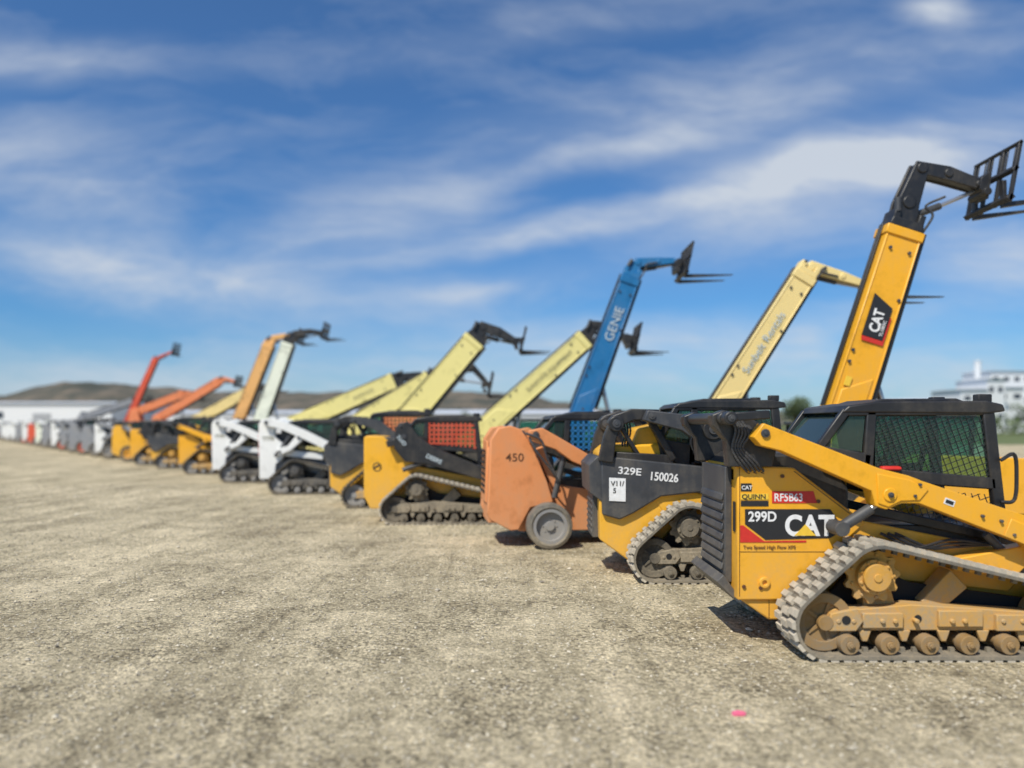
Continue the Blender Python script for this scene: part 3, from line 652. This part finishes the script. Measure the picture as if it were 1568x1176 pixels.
        for i in range(6):
            yy=-hw+0.1+i*(2*hw-0.2)/5; k.rod((cx+sl*0.5,yy,(zb+zt)/2),(cx+sl,yy,zt),0.014,6)
        for yy in (-0.4,0.3):
            k.prism([(cx-0.02,zb+0.35),(cx+0.04,zb+0.35),(cx+0.05,zb+0.03),(cx+fork,zb+0.0+slope*fork),(cx+fork,zb-0.012+slope*fork),(cx,zb-0.05)],yy,yy+0.1)
        k.end()
    if label:
        txt,t0,sz=label[:3]
        q=along(t0,-sz*0.36)
        text(E,txt,q[0],-bw/2-0.024,q[1],sz,lmat or KF,ang=ang,bold=0.0,sx=1.0)
    return E,along,bw,ang
Et,al,bw,ang=telehandler('telehandler',11.8,(5.08,2.10),(5.95,4.82),0.60,CATY,CATY,[(6.02,5.22),(6.22,5.74),(6.62,5.66),(7.08,5.50)],(7.28,6.0,5.12),1.2,0.53,cabz=2.0)
q=P(Et,'boom_badge_black',K,0,False)
q.prism([al(0.52,-0.16),al(0.52,0.16),al(0.70,0.16),al(0.66,-0.16)],-bw/2-0.024,-bw/2-0.004); q.end()
q=P(Et,'boom_badge_red',RD,0,False); q.prism([al(0.50,-0.19),al(0.50,0.14),al(0.518,0.16),al(0.518,-0.165),al(0.62,-0.175),al(0.62,-0.19)],-bw/2-0.024,-bw/2-0.004); q.end()
p=al(0.545,-0.06); text(Et,'CAT',p[0],-bw/2-0.027,p[1],0.22,W,ang=ang,bold=0.02,sx=0.8)
p=al(0.535,-0.13); text(Et,'TL1055C',p[0],-bw/2-0.027,p[1],0.065,W,ang=ang)
q=P(Et,'boom_stickers',YL,0,False); q.prism([al(0.30,0.1),al(0.34,0.1),al(0.34,0.2),al(0.30,0.2)],-bw/2-0.026,-bw/2-0.018); q.end()
telehandler('telehandler',15,(4.14,2.33),(5.69,4.77),0.47,CRM2,CRM2,[(5.80,4.90),(6.40,4.72),(6.80,4.58)],(7.0,5.0,4.28),1.2,0.42,label=('Sunbelt Rentals',0.44,0.22),lmat=WB,headmat=CRM2,cabx=3.2,cabz=1.9,slope=0.0)
telehandler('telehandler',18,(1.60,2.12),(2.76,5.28),0.52,BLU,BLU,[(2.93,5.62),(3.40,5.64),(3.80,5.66)],(3.95,6.0,5.26),1.1,0.42,label=('GENIE',0.62,0.30),lmat=WF,headmat=BLU,cabz=2.0,slope=0.02)
telehandler('telehandler',20.5,(-0.42,2.02),(1.96,4.14),0.56,CRM,CRM,[(2.20,4.48),(2.55,4.45),(2.95,4.2)],(3.2,4.5,3.75),0.9,0.48,label=('SUNSTATE EQUIPMENT',0.50,0.15),cabz=2.0,slope=0)
telehandler('telehandler',23,(-3.1,2.0),(-1.09,4.38),0.72,CRM,CRM,[(-0.85,4.75),(-0.4,4.6),(0.05,4.35)],(0.25,4.7,4.0),0.9,0.62,cabz=2.0,slope=0)
telehandler('telehandler',26,(-4.9,2.05),(-2.73,3.39),0.65,CRM,CRM,[(-2.3,3.68),(-1.3,3.75),(-0.9,3.3)],(-0.8,3.6,2.8),0.8,0.55,cabz=2.0,slope=0)
telehandler('telehandler',29,(-7.6,2.10),(-4.4,3.5),0.65,CRM,CRM,[(-4.0,3.65),(-3.4,3.75)],(-3.2,3.95,3.3),0.8,0.55,cabz=2.0,label=('SUNSTATE',0.62,0.17),slope=0)
telehandler('telehandler',34,(-11,2.28),(-9.86,5.45),0.58,PALE,PALE,[(-9.57,5.85),(-8.9,5.95),(-8.4,5.9)],(-8.3,6.3,5.6),0.9,0.5,cabz=2.1,slope=0)
telehandler('telehandler',37,(-12.85,2.7),(-11.66,5.67),0.55,TAN,TAN,[(-11.4,6.0),(-10.9,6.1),(-10.3,6.0)],(-10.2,6.4,5.7),0.8,0.5,cabz=2.1,slope=0,headmat=TAN)
telehandler('telehandler',40,(-15.7,2.43),(-13.5,3.65),0.55,CRM2,CRM2,[(-13.2,3.8),(-12.5,3.9)],(-12.4,4.2,3.5),0.8,0.5,cabz=2.1)
telehandler('telehandler',44,(-19.4,2.67),(-16.75,4.28),0.50,ORR,ORR,[(-16.4,4.45),(-15.8,4.3)],(-15.7,4.6,4.0),0.8,0.45,headmat=ORR)
telehandler('telehandler',47.5,(-22.4,2.9),(-20.3,3.72),0.50,ORR,ORR,[(-20.0,3.8),(-19.4,3.6)],(-19.3,3.9,3.3),0.8,0.45,headmat=ORR)
telehandler('boom_lift',51,(-25.0,3.0),(-23.6,6.1),0.42,RED,RED,[(-23.3,6.3),(-22.4,6.7)],(-22.3,7.2,6.4),0.3,0.36,headmat=RED)
telehandler('telehandler',57,(-31,2.6),(-28,3.6),0.5,GRY,GRY,[(-27.8,3.7),(-27,3.6)],(-26.9,3.9,3.3),0.8,0.45)

# ------------------------------------------------------------------ ground
def ground_mat():
    m,nt,b=newmat('gravel_dirt'); N=nt.nodes; L=nt.links
    tc=N.new('ShaderNodeTexCoord')
    def noise(s,d=6,r=0.6,vec=None,dist=0):
        n=N.new('ShaderNodeTexNoise'); n.inputs['Scale'].default_value=s; n.inputs['Detail'].default_value=d; n.inputs['Roughness'].default_value=r; n.inputs['Distortion'].default_value=dist
        L.new(vec or tc.outputs['Object'],n.inputs['Vector']); return n
    def M(op,a,b_=None,c=None):
        n=N.new('ShaderNodeMath'); n.operation=op
        for i,v in enumerate((a,b_,c)):
            if v is None: continue
            if isinstance(v,(int,float)): n.inputs[i].default_value=v
            else: L.new(v,n.inputs[i])
        return n.outputs[0]
    big=noise(0.30,6,0.55,dist=0.6); med=noise(1.1,7,0.66,dist=0.5); mid=noise(3.0,8,0.72); fine=noise(28,5,0.85); cl=noise(9,6,0.7)
    # tyre passes: elongated roughly towards +Y so they read as tracks, not bands
    mp=N.new('ShaderNodeMapping'); mp.inputs['Rotation'].default_value=(0,0,R(-28)); mp.inputs['Scale'].default_value=(2.2,0.16,1); L.new(tc.outputs['Object'],mp.inputs[0])
    rut=noise(0.9,6,0.6,mp.outputs[0],0.7)
    vo=N.new('ShaderNodeTexVoronoi'); vo.inputs['Scale'].default_value=40; L.new(tc.outputs['Object'],vo.inputs['Vector'])
    vo2=N.new('ShaderNodeTexVoronoi'); vo2.inputs['Scale'].default_value=17; L.new(tc.outputs['Object'],vo2.inputs['Vector'])
    f=M('ADD',M('MULTIPLY',big.outputs['Fac'],0.22),M('MULTIPLY',rut.outputs['Fac'],0.26)); f=M('ADD',f,M('MULTIPLY',mid.outputs['Fac'],0.24)); f=M('ADD',f,M('MULTIPLY',med.outputs['Fac'],0.28))
    cr=N.new('ShaderNodeValToRGB'); L.new(f,cr.inputs[0])
    e=cr.color_ramp; e.elements[0].position=0.415; e.elements[0].color=(0.30,0.25,0.160,1); e.elements[1].position=0.585; e.elements[1].color=(0.72,0.61,0.41,1)
    el=e.elements.new(0.5); el.color=(0.50,0.425,0.280,1)
    g=M('ADD',M('MULTIPLY',fine.outputs['Fac'],2.8),-0.4); g=M('MULTIPLY',g,M('ADD',M('MULTIPLY',cl.outputs['Fac'],1.4),0.30))
    sepc=N.new('ShaderNodeSeparateColor'); L.new(vo.outputs['Color'],sepc.inputs[0])
    sepc2=N.new('ShaderNodeSeparateColor'); L.new(vo2.outputs['Color'],sepc2.inputs[0])
    g2=M('ADD',M('MULTIPLY',sepc.outputs[0],0.9),0.55)
    gm=N.new('ShaderNodeMapRange'); gm.inputs[1].default_value=0.42; gm.inputs[2].default_value=0.6; L.new(med.outputs['Fac'],gm.inputs[0])
    g2=M('ADD',M('MULTIPLY',M('SUBTRACT',g2,1.0),M('SUBTRACT',1.25,gm.outputs[0])),1.0)
    pe=M('GREATER_THAN',sepc2.outputs[1],0.78); ins=M('LESS_THAN',vo2.outputs['Distance'],0.33); pe=M('MULTIPLY',pe,ins)
    g3=M('ADD',M('MULTIPLY',pe,M('SUBTRACT',M('MULTIPLY',sepc2.outputs[0],1.2),0.65)),1.0)
    tot=M('MAXIMUM',M('MULTIPLY',M('MULTIPLY',g,g2),g3),0.25); tot=M('MINIMUM',tot,1.5)
    sc=N.new('ShaderNodeVectorMath'); sc.operation='SCALE'; L.new(cr.outputs[0],sc.inputs[0]); L.new(tot,sc.inputs['Scale'])
    L.new(sc.outputs[0],b.inputs['Base Color']); b.inputs['Roughness'].default_value=0.95; b.inputs['Specular IOR Level'].default_value=0.15
    hgt=M('ADD',M('MULTIPLY',fine.outputs['Fac'],1.0),M('MULTIPLY',M('SUBTRACT',1.0,vo.outputs['Distance']),0.6)); hgt=M('ADD',hgt,M('MULTIPLY',mid.outputs['Fac'],2.2)); hgt=M('ADD',hgt,M('MULTIPLY',cl.outputs['Fac'],1.5)); hgt=M('ADD',hgt,M('MULTIPLY',pe,0.5)); hgt=M('ADD',hgt,M('MULTIPLY',rut.outputs['Fac'],3.0))
    bp=N.new('ShaderNodeBump'); bp.inputs['Strength'].default_value=0.85; bp.inputs['Distance'].default_value=0.022; L.new(hgt,bp.inputs['Height']); L.new(bp.outputs[0],b.inputs['Normal'])
    return m
g=P(None,'ground',ground_mat(),0,False); g.add([(-2500,-600,0),(2500,-600,0),(2500,2500,0),(-2500,2500,0)],[(0,1,2,3)]); go=g.end()
if go.data.polygons[0].normal.z<0: go.data.flip_normals()
def pebmat():
    m,nt,b=newmat('pebble_stone'); N=nt.nodes; L=nt.links; g=N.new('ShaderNodeNewGeometry'); cr=N.new('ShaderNodeValToRGB'); L.new(g.outputs['Random Per Island'],cr.inputs[0])
    cr.color_ramp.elements[0].color=(0.20,0.175,0.135,1); cr.color_ramp.elements[1].color=(0.72,0.64,0.49,1); L.new(cr.outputs[0],b.inputs['Base Color']); b.inputs['Roughness'].default_value=0.9; return m
gv=P(None,'gravel',pebmat(),0,False)
rnd=random.Random(3)
vs=[];fs=[]
for i in range(34000):
    t=rnd.random(); d=3.6+(t**1.5)*20
    x=rnd.uniform(-0.75,0.75)*d
    r=0.0035+0.0095*rnd.random()**3+0.0005*d
    if rnd.random()<0.010: r*=2.0
    o=len(vs); a=rnd.uniform(0,6.28); ca,sa=math.cos(a),math.sin(a)
    sx,sy,sz=r*rnd.uniform(.8,1.5),r*rnd.uniform(.7,1.1),r*rnd.uniform(.45,.8)
    for px,py,pz in ((1,0,0.1),(0.3,1,0),(-1,0.2,0.1),(-0.2,-1,0),(0.15,0.1,1),(0,0,-1)):
        px*=sx;py*=sy;pz*=sz
        vs.append((x+px*ca-py*sa,d+px*sa+py*ca,pz+sz*0.5))
    fs+=[(o,o+1,o+4),(o+1,o+2,o+4),(o+2,o+3,o+4),(o+3,o,o+4),(o+1,o,o+5),(o+2,o+1,o+5),(o+3,o+2,o+5),(o,o+3,o+5)]
gv.add(vs,fs); gv.end()
PK=flat('pink_plastic',(0.85,0.16,0.28),0.6)
q=P(None,'marker_ribbon',PK,0.001); q.prism([(1.40,0.004),(1.475,0.004),(1.485,0.02),(1.44,0.028),(1.405,0.018)],4.88,4.92); q.end()
GR=flat('dry_grass',(0.13,0.16,0.05),0.9)
q=P(None,'grass_field',GR,0,False); q.add([(30,70,0.004),(400,70,0.004),(500,300,0.004),(20,300,0.004)],[(0,1,2,3)]); q.end()

# ------------------------------------------------------------------ hills
def hills():
    m,nt,b=newmat('hill_scrub'); N=nt.nodes; L=nt.links
    tc=N.new('ShaderNodeTexCoord'); n=N.new('ShaderNodeTexNoise'); n.inputs['Scale'].default_value=0.045; n.inputs['Detail'].default_value=10; n.inputs['Roughness'].default_value=0.7
    L.new(tc.outputs['Object'],n.inputs['Vector']); cr=N.new('ShaderNodeValToRGB'); L.new(n.outputs['Fac'],cr.inputs[0])
    cr.color_ramp.elements[0].position=0.42; cr.color_ramp.elements[0].color=(0.055,0.06,0.045,1); cr.color_ramp.elements[1].position=0.64; cr.color_ramp.elements[1].color=(0.20,0.155,0.11,1)
    L.new(cr.outputs[0],b.inputs['Base Color']); b.inputs['Roughness'].default_value=1
    prof=[(-0.95,22),(-0.67,26),(-0.61,34),(-0.57,39),(-0.52,37),(-0.45,32),(-0.35,30),(-0.24,29),(-0.15,25),(-0.07,31),(0.0,28),(0.06,20),(0.15,14),(0.3,12),(0.5,13),(0.9,15)]
    from mathutils import noise as nz
    vs=[];fs=[];nx=260;ny=14
    for i in range(nx+1):
        u=-0.95+1.85*i/nx
        for k in range(len(prof)-1):
            if prof[k][0]<=u<=prof[k+1][0]:
                t=(u-prof[k][0])/(prof[k+1][0]-prof[k][0]); t=t*t*(3-2*t); hh=prof[k][1]*(1-t)+prof[k+1][1]*t; break
        for j in range(ny+1):
            v=j/ny; dist=470+v*260
            x=u*dist; s=math.sin(min(1,v*1.25)*math.pi/2)**1.1
            z=hh*s*(1 if v<0.85 else 1-(v-0.85)*2)
            z+=nz.fractal(Vector((x*0.018,dist*0.018,0)),1.0,2.0,5)*4.5*s
            vs.append((x,dist,z-0.3))
    for i in range(nx):
        for j in range(ny):
            a=i*(ny+1)+j; fs.append((a,a+ny+1,a+ny+2,a+1))
    h=P(None,'hills',m,0,True); h.add(vs,fs); h.end()
hills()

# ------------------------------------------------------------------ buildings
WALL=flat('building_white',(0.72,0.73,0.74),0.7); ROOF=flat('roof_light',(0.62,0.66,0.72),0.6); WIN=flat('window_dark',(0.05,0.06,0.08),0.2); DOOR=flat('door_grey',(0.35,0.36,0.38),0.6); WALLT=flat('building_tan',(0.55,0.48,0.38),0.8)
def warehouse(name,x0,x1,y0,y1,h,wall=WALL,roof=ROOF,ridge=0.8,storeys=1):
    E=empty(name,(x0,y0,0)); w=x1-x0; dp=y1-y0
    a=P(E,'walls',wall,0); a.box(0,w,0,dp,0,h); a.end()
    r=P(E,'roof',roof,0)
    r.add([(-0.5,-0.5,h+0.01),(w+0.5,-0.5,h+0.01),(w+0.5,dp+0.5,h+0.01),(-0.5,dp+0.5,h+0.01),(-0.5,dp/2,h+ridge),(w+0.5,dp/2,h+ridge)],[(0,1,5,4),(3,4,5,2),(0,4,3),(1,2,5),(0,3,2,1)]); r.end()
    n=max(2,int(w/(9 if storeys==1 else 2.6))); d=P(E,'doors',DOOR,0); wi=P(E,'windows',WIN,0)
    for i in range(n):
        x=w*(i+0.5)/n
        if i%3==0: d.box(x-min(1.8,w/n*0.35),x+min(1.8,w/n*0.35),-0.05,-0.003,0,min(4,h*0.7/storeys))
        for s in range(storeys):
            if i%3==0 and s==0: continue
            ww=min(1.5,w/n*0.25); wi.box(x-ww,x+ww,-0.05,-0.003,h*(s+0.5)/storeys,h*(s+0.72)/storeys)
    d.end(); wi.end()
    return E
warehouse('warehouse',-150,-78,150,185,6.0)
warehouse('warehouse',-74,-40,160,185,4.2,roof=ROOF)
warehouse('warehouse',-34,14,125,145,3.6)
warehouse('warehouse',17,24,135,145,3.2,wall=WALLT)
warehouse('warehouse',60,92,150,170,4.2,wall=WALLT)
warehouse('warehouse',96,150,185,215,7.5,ridge=1)
warehouse('factory_building',99,105,170,182,9.5,ridge=0.3,storeys=2)
warehouse('factory_building',106,110,172,184,12.0,ridge=0.3,storeys=2)
warehouse('factory_building',110.5,117,176,184,10.3,ridge=0.3,storeys=2)
warehouse('factory_building',118,131,190,202,15.0,ridge=0.5,storeys=3)
E=empty('factory_chimney',(113,187,0)); q=P(E,'stack',WALL,0); q.rod((0,0,0),(0,0,17.0),1.0,20,0.7); q.rod((0,0,17.0),(0,0,17.3),0.85,20); q.end()
# ------------------------------------------------------------------ trees / shrubs
def leafmat(n,c):
    m,nt,b=newmat(n); N=nt.nodes; L=nt.links; g=N.new('ShaderNodeNewGeometry'); cr=N.new('ShaderNodeValToRGB'); L.new(g.outputs['Random Per Island'],cr.inputs[0])
    cr.color_ramp.elements[0].color=(c[0]*0.5,c[1]*0.5,c[2]*0.5,1); cr.color_ramp.elements[1].color=(c[0]*1.5,c[1]*1.4,c[2]*1.3,1); L.new(cr.outputs[0],b.inputs['Base Color']); b.inputs['Roughness'].default_value=0.8; return m
LF=leafmat('foliage',(0.075,0.11,0.04)); BARK=flat('bark',(0.12,0.085,0.06),0.9)
def leaves(part,c,rx,rz,n,s,rnd):
    for i in range(n):
        while True:
            v=Vector((rnd.uniform(-1,1),rnd.uniform(-1,1),rnd.uniform(-1,1)))
            if v.length<1: break
        p=Vector(c)+Vector((v.x*rx,v.y*rx,v.z*rz)); a=Vector((rnd.gauss(0,1),rnd.gauss(0,1),rnd.gauss(0,1))).normalized(); b=a.orthogonal().normalized()
        q=s*rnd.uniform(0.6,1.3); part.add([p-a*q,p+b*q*0.5,p+a*q,p-b*q*0.5],[(0,1,2,3)])
def tree(x,y,h,seed,wd=1.0):
    rnd=random.Random(seed); E=empty('tree',(x,y,0)); t=P(E,'trunk',BARK,0); lf=P(E,'foliage',LF,0,False)
    t.rod((0,0,0),(0.1,0,h*0.45),h*0.035,8,h*0.022)
    for i in range(9):
        a=rnd.uniform(0,6.28); rr=rnd.uniform(0.1,0.38)*h*wd; z=rnd.uniform(0.5,0.88)*h
        t.rod((0.1,0,h*rnd.uniform(0.3,0.45)),(rr*math.cos(a),rr*math.sin(a),z),h*0.015,6,h*0.005)
        leaves(lf,(rr*math.cos(a),rr*math.sin(a),z),h*0.17,h*0.13,130,h*0.03,rnd)
    t.end(); lf.end()
tree(31.5,86,5.6,1); tree(34.5,92,4.6,2); tree(28.5,90,3.6,5); tree(-6,118,4.0,3); tree(64,110,5,4); tree(70,112,4.4,8); tree(77,115,5.2,9); tree(57,95,4.6,12)
sh=P(None,'distant_shrubs',LF,0,False); rnd=random.Random(9)
for i in range(170):
    x=rnd.uniform(18,150); leaves(sh,(x,rnd.uniform(128,148),rnd.uniform(0.5,2.4)),2.6,1.5,26,0.5,rnd)
for i in range(120):
    x=rnd.uniform(-160,15); leaves(sh,(x,rnd.uniform(190,230),rnd.uniform(1,4.0)),3.6,2.3,22,0.7,rnd)
sh.end()
def pickup(x,y,yaw,mat):
    E=empty('pickup_truck',(x,y,0),yaw)
    b=P(E,'body',mat,0.05); b.prism([(0,0.5),(0,1.05),(2.1,1.08),(2.2,1.12),(3.9,1.12),(5.2,1.0),(5.35,0.8),(5.35,0.45),(0.1,0.42)],0,1.9)
    b.prism([(2.1,1.08),(2.25,1.78),(3.4,1.8),(4.1,1.12)],0.1,1.8); b.end()
    g=P(E,'windows',WIN,0); g.prism([(2.3,1.15),(2.42,1.68),(3.0,1.7),(3.0,1.15)],0.09,1.81); g.prism([(3.06,1.15),(3.06,1.7),(3.36,1.7),(3.9,1.15)],0.09,1.81); g.end()
    for xx in (1.0,4.2):
        wheel(E,xx,0.38,0.38,-0.02,0.24,STL); wheel(E,xx,0.38,0.38,1.66,1.92,STL)
pickup(18.5,50,R(10),RED); pickup(23.5,84,R(5),BLK); pickup(34,80,R(-8),BLK); pickup(-48,105,R(5),WHT); pickup(-60,112,R(5),GRY)
pickup(-5,95,0,WHT); pickup(-14,92,R(5),RED); pickup(52,75,R(4),WHT); pickup(29.2,78,R(10),RED); pickup(-72,118,R(5),WHT); pickup(-85,124,R(5),WHT); pickup(-66,104,R(5),BLK)

# ------------------------------------------------------------------ sky / world
w=bpy.data.worlds.new('World'); scene.world=w; w.use_nodes=True; nt=w.node_tree; N=nt.nodes; L=nt.links
bg=N['Background']; bg.inputs['Strength'].default_value=0.098
LD=Vector((0.36,0.52,-0.775)).normalized()
elev=math.asin(-LD.z)
sky=N.new('ShaderNodeTexSky'); sky.sky_type='NISHITA'; sky.sun_disc=False; sky.sun_elevation=elev; sky.sun_rotation=math.atan2(-LD.x,-LD.y)
sky.altitude=100; sky.air_density=1.0; sky.dust_density=0.6; sky.ozone_density=3.0
tc=N.new('ShaderNodeTexCoord'); sp=N.new('ShaderNodeSeparateXYZ'); L.new(tc.outputs['Generated'],sp.inputs[0])
def M(op,a,b=None,c=None):
    n=N.new('ShaderNodeMath'); n.operation=op
    for i,v in enumerate((a,b,c)):
        if v is None: continue
        if isinstance(v,(int,float)): n.inputs[i].default_value=v
        else: L.new(v,n.inputs[i])
    return n.outputs[0]
yy=M('MAXIMUM',sp.outputs[1],0.15); u=M('DIVIDE',sp.outputs[0],yy); v=M('DIVIDE',sp.outputs[2],yy)
cb=N.new('ShaderNodeCombineXYZ'); L.new(u,cb.inputs[0]); L.new(v,cb.inputs[1])
def noise(vec,s,d,r,scale=(1,1,1),rot=0,dist=0):
    mp=N.new('ShaderNodeMapping'); mp.inputs['Scale'].default_value=scale; mp.inputs['Rotation'].default_value=(0,0,rot); L.new(vec,mp.inputs[0])
    n=N.new('ShaderNodeTexNoise'); n.inputs['Scale'].default_value=s; n.inputs['Detail'].default_value=d; n.inputs['Roughness'].default_value=r; n.inputs['Distortion'].default_value=dist
    L.new(mp.outputs[0],n.inputs['Vector']); return n
wn=noise(cb.outputs[0],3.0,4,0.55)
ws=N.new('ShaderNodeVectorMath'); ws.operation='MULTIPLY_ADD'; L.new(wn.outputs['Color'],ws.inputs[0]); ws.inputs[1].default_value=(0.18,0.08,0)
sb=N.new('ShaderNodeVectorMath'); sb.operation='SUBTRACT'; L.new(cb.outputs[0],sb.inputs[0]); sb.inputs[1].default_value=(0.09,0.04,0); L.new(sb.outputs[0],ws.inputs[2])
blobs=[((0.06,0.255),10,(0.36,0.032),0.85),((0.50,0.355),14,(0.40,0.065),1.0),((0.45,0.30),12,(0.5,0.10),0.42),((-0.46,0.195),-8,(0.34,0.080),0.66),((-0.60,0.465),4,(0.20,0.05),0.45),
 ((-0.60,0.33),-10,(0.30,0.10),0.42),((-0.18,0.26),18,(0.30,0.08),0.46),((0.56,0.545),0,(0.10,0.04),0.7),((0.30,0.42),10,(0.6,0.09),0.36),((0.30,0.13),3,(0.50,0.045),0.45),((0.62,0.22),-5,(0.16,0.09),0.55),((-0.1,0.17),6,(0.3,0.05),0.32),((-0.1,0.04),1,(1.8,0.13),0.62),((0.1,0.53),10,(0.6,0.05),0.20),((0.1,0.34),12,(0.35,0.03),0.38),((-0.08,0.175),8,(0.12,0.02),0.35)]
tot=None
for (cx,cy),rt,(sx,sy),am in blobs:
    mp=N.new('ShaderNodeMapping'); mp.vector_type='TEXTURE'; mp.inputs['Location'].default_value=(cx,cy,0); mp.inputs['Rotation'].default_value=(0,0,R(rt)); mp.inputs['Scale'].default_value=(sx,sy,1)
    L.new(ws.outputs[0],mp.inputs[0]); gr=N.new('ShaderNodeTexGradient'); gr.gradient_type='SPHERICAL'; L.new(mp.outputs[0],gr.inputs[0])
    sm=N.new('ShaderNodeMapRange'); sm.interpolation_type='SMOOTHSTEP'; sm.inputs[4].default_value=am; L.new(gr.outputs['Fac'],sm.inputs[0])
    tot=sm.outputs[0] if tot is None else M('ADD',tot,sm.outputs[0])
st=noise(ws.outputs[0],2.6,9,0.60,(1,3.8,1),R(-12),0.3)
st2=noise(cb.outputs[0],9,8,0.6,(1,3.0,1),R(-20),0.2)
stm=N.new('ShaderNodeMapRange'); stm.inputs[1].default_value=0.30; stm.inputs[2].default_value=0.68; stm.inputs[3].default_value=0.30; stm.inputs[4].default_value=1.25; L.new(st.outputs['Fac'],stm.inputs[0])
st2m=N.new('ShaderNodeMapRange'); st2m.inputs[1].default_value=0.3; st2m.inputs[2].default_value=0.7; st2m.inputs[3].default_value=0.74; st2m.inputs[4].default_value=1.18; L.new(st2.outputs['Fac'],st2m.inputs[0])
base=N.new('ShaderNodeMapRange'); base.inputs[1].default_value=0.45; base.inputs[2].default_value=0.76; base.inputs[3].default_value=0.03; base.inputs[4].default_value=0.30; L.new(st.outputs['Fac'],base.inputs[0])
cl=M('ADD',M('MULTIPLY',M('MULTIPLY',tot,stm.outputs[0]),st2m.outputs[0]),base.outputs[0]); cl=M('MINIMUM',cl,0.92)
tint=N.new('ShaderNodeMix'); tint.data_type='RGBA'; tint.blend_type='MULTIPLY'; tint.inputs[0].default_value=1; L.new(sky.outputs[0],tint.inputs[6]); tint.inputs[7].default_value=(0.40,0.80,1.16,1)
mx=N.new('ShaderNodeMix'); mx.data_type='RGBA'; L.new(cl,mx.inputs[0]); L.new(tint.outputs[2],mx.inputs[6]); mx.inputs[7].default_value=(6.3,6.85,7.6,1)
L.new(mx.outputs[2],bg.inputs['Color'])
sd=bpy.data.lights.new('sun','SUN'); sd.energy=4.7; sd.angle=R(0.5); sd.color=(1.0,0.94,0.82)
so=bpy.data.objects.new('sun',sd); COL.objects.link(so); so.rotation_euler=LD.to_track_quat('-Z','Y').to_euler(); so.location=(0,0,30)
# ------------------------------------------------------------------ camera
cd=bpy.data.cameras.new('camera'); cam=bpy.data.objects.new('camera',cd); COL.objects.link(cam); scene.camera=cam
cam.location=(0,0,1.85); cam.rotation_euler=(R(90),0,0); cd.sensor_width=36; cd.lens=36*1180/1568; cd.shift_y=62/1568; cd.clip_end=6000; cd.clip_start=0.05
cd.dof.use_dof=True; cd.dof.focus_distance=7.6; cd.dof.aperture_fstop=0.46
scene.view_settings.view_transform='Standard'; scene.view_settings.look='None'; scene.view_settings.exposure=0
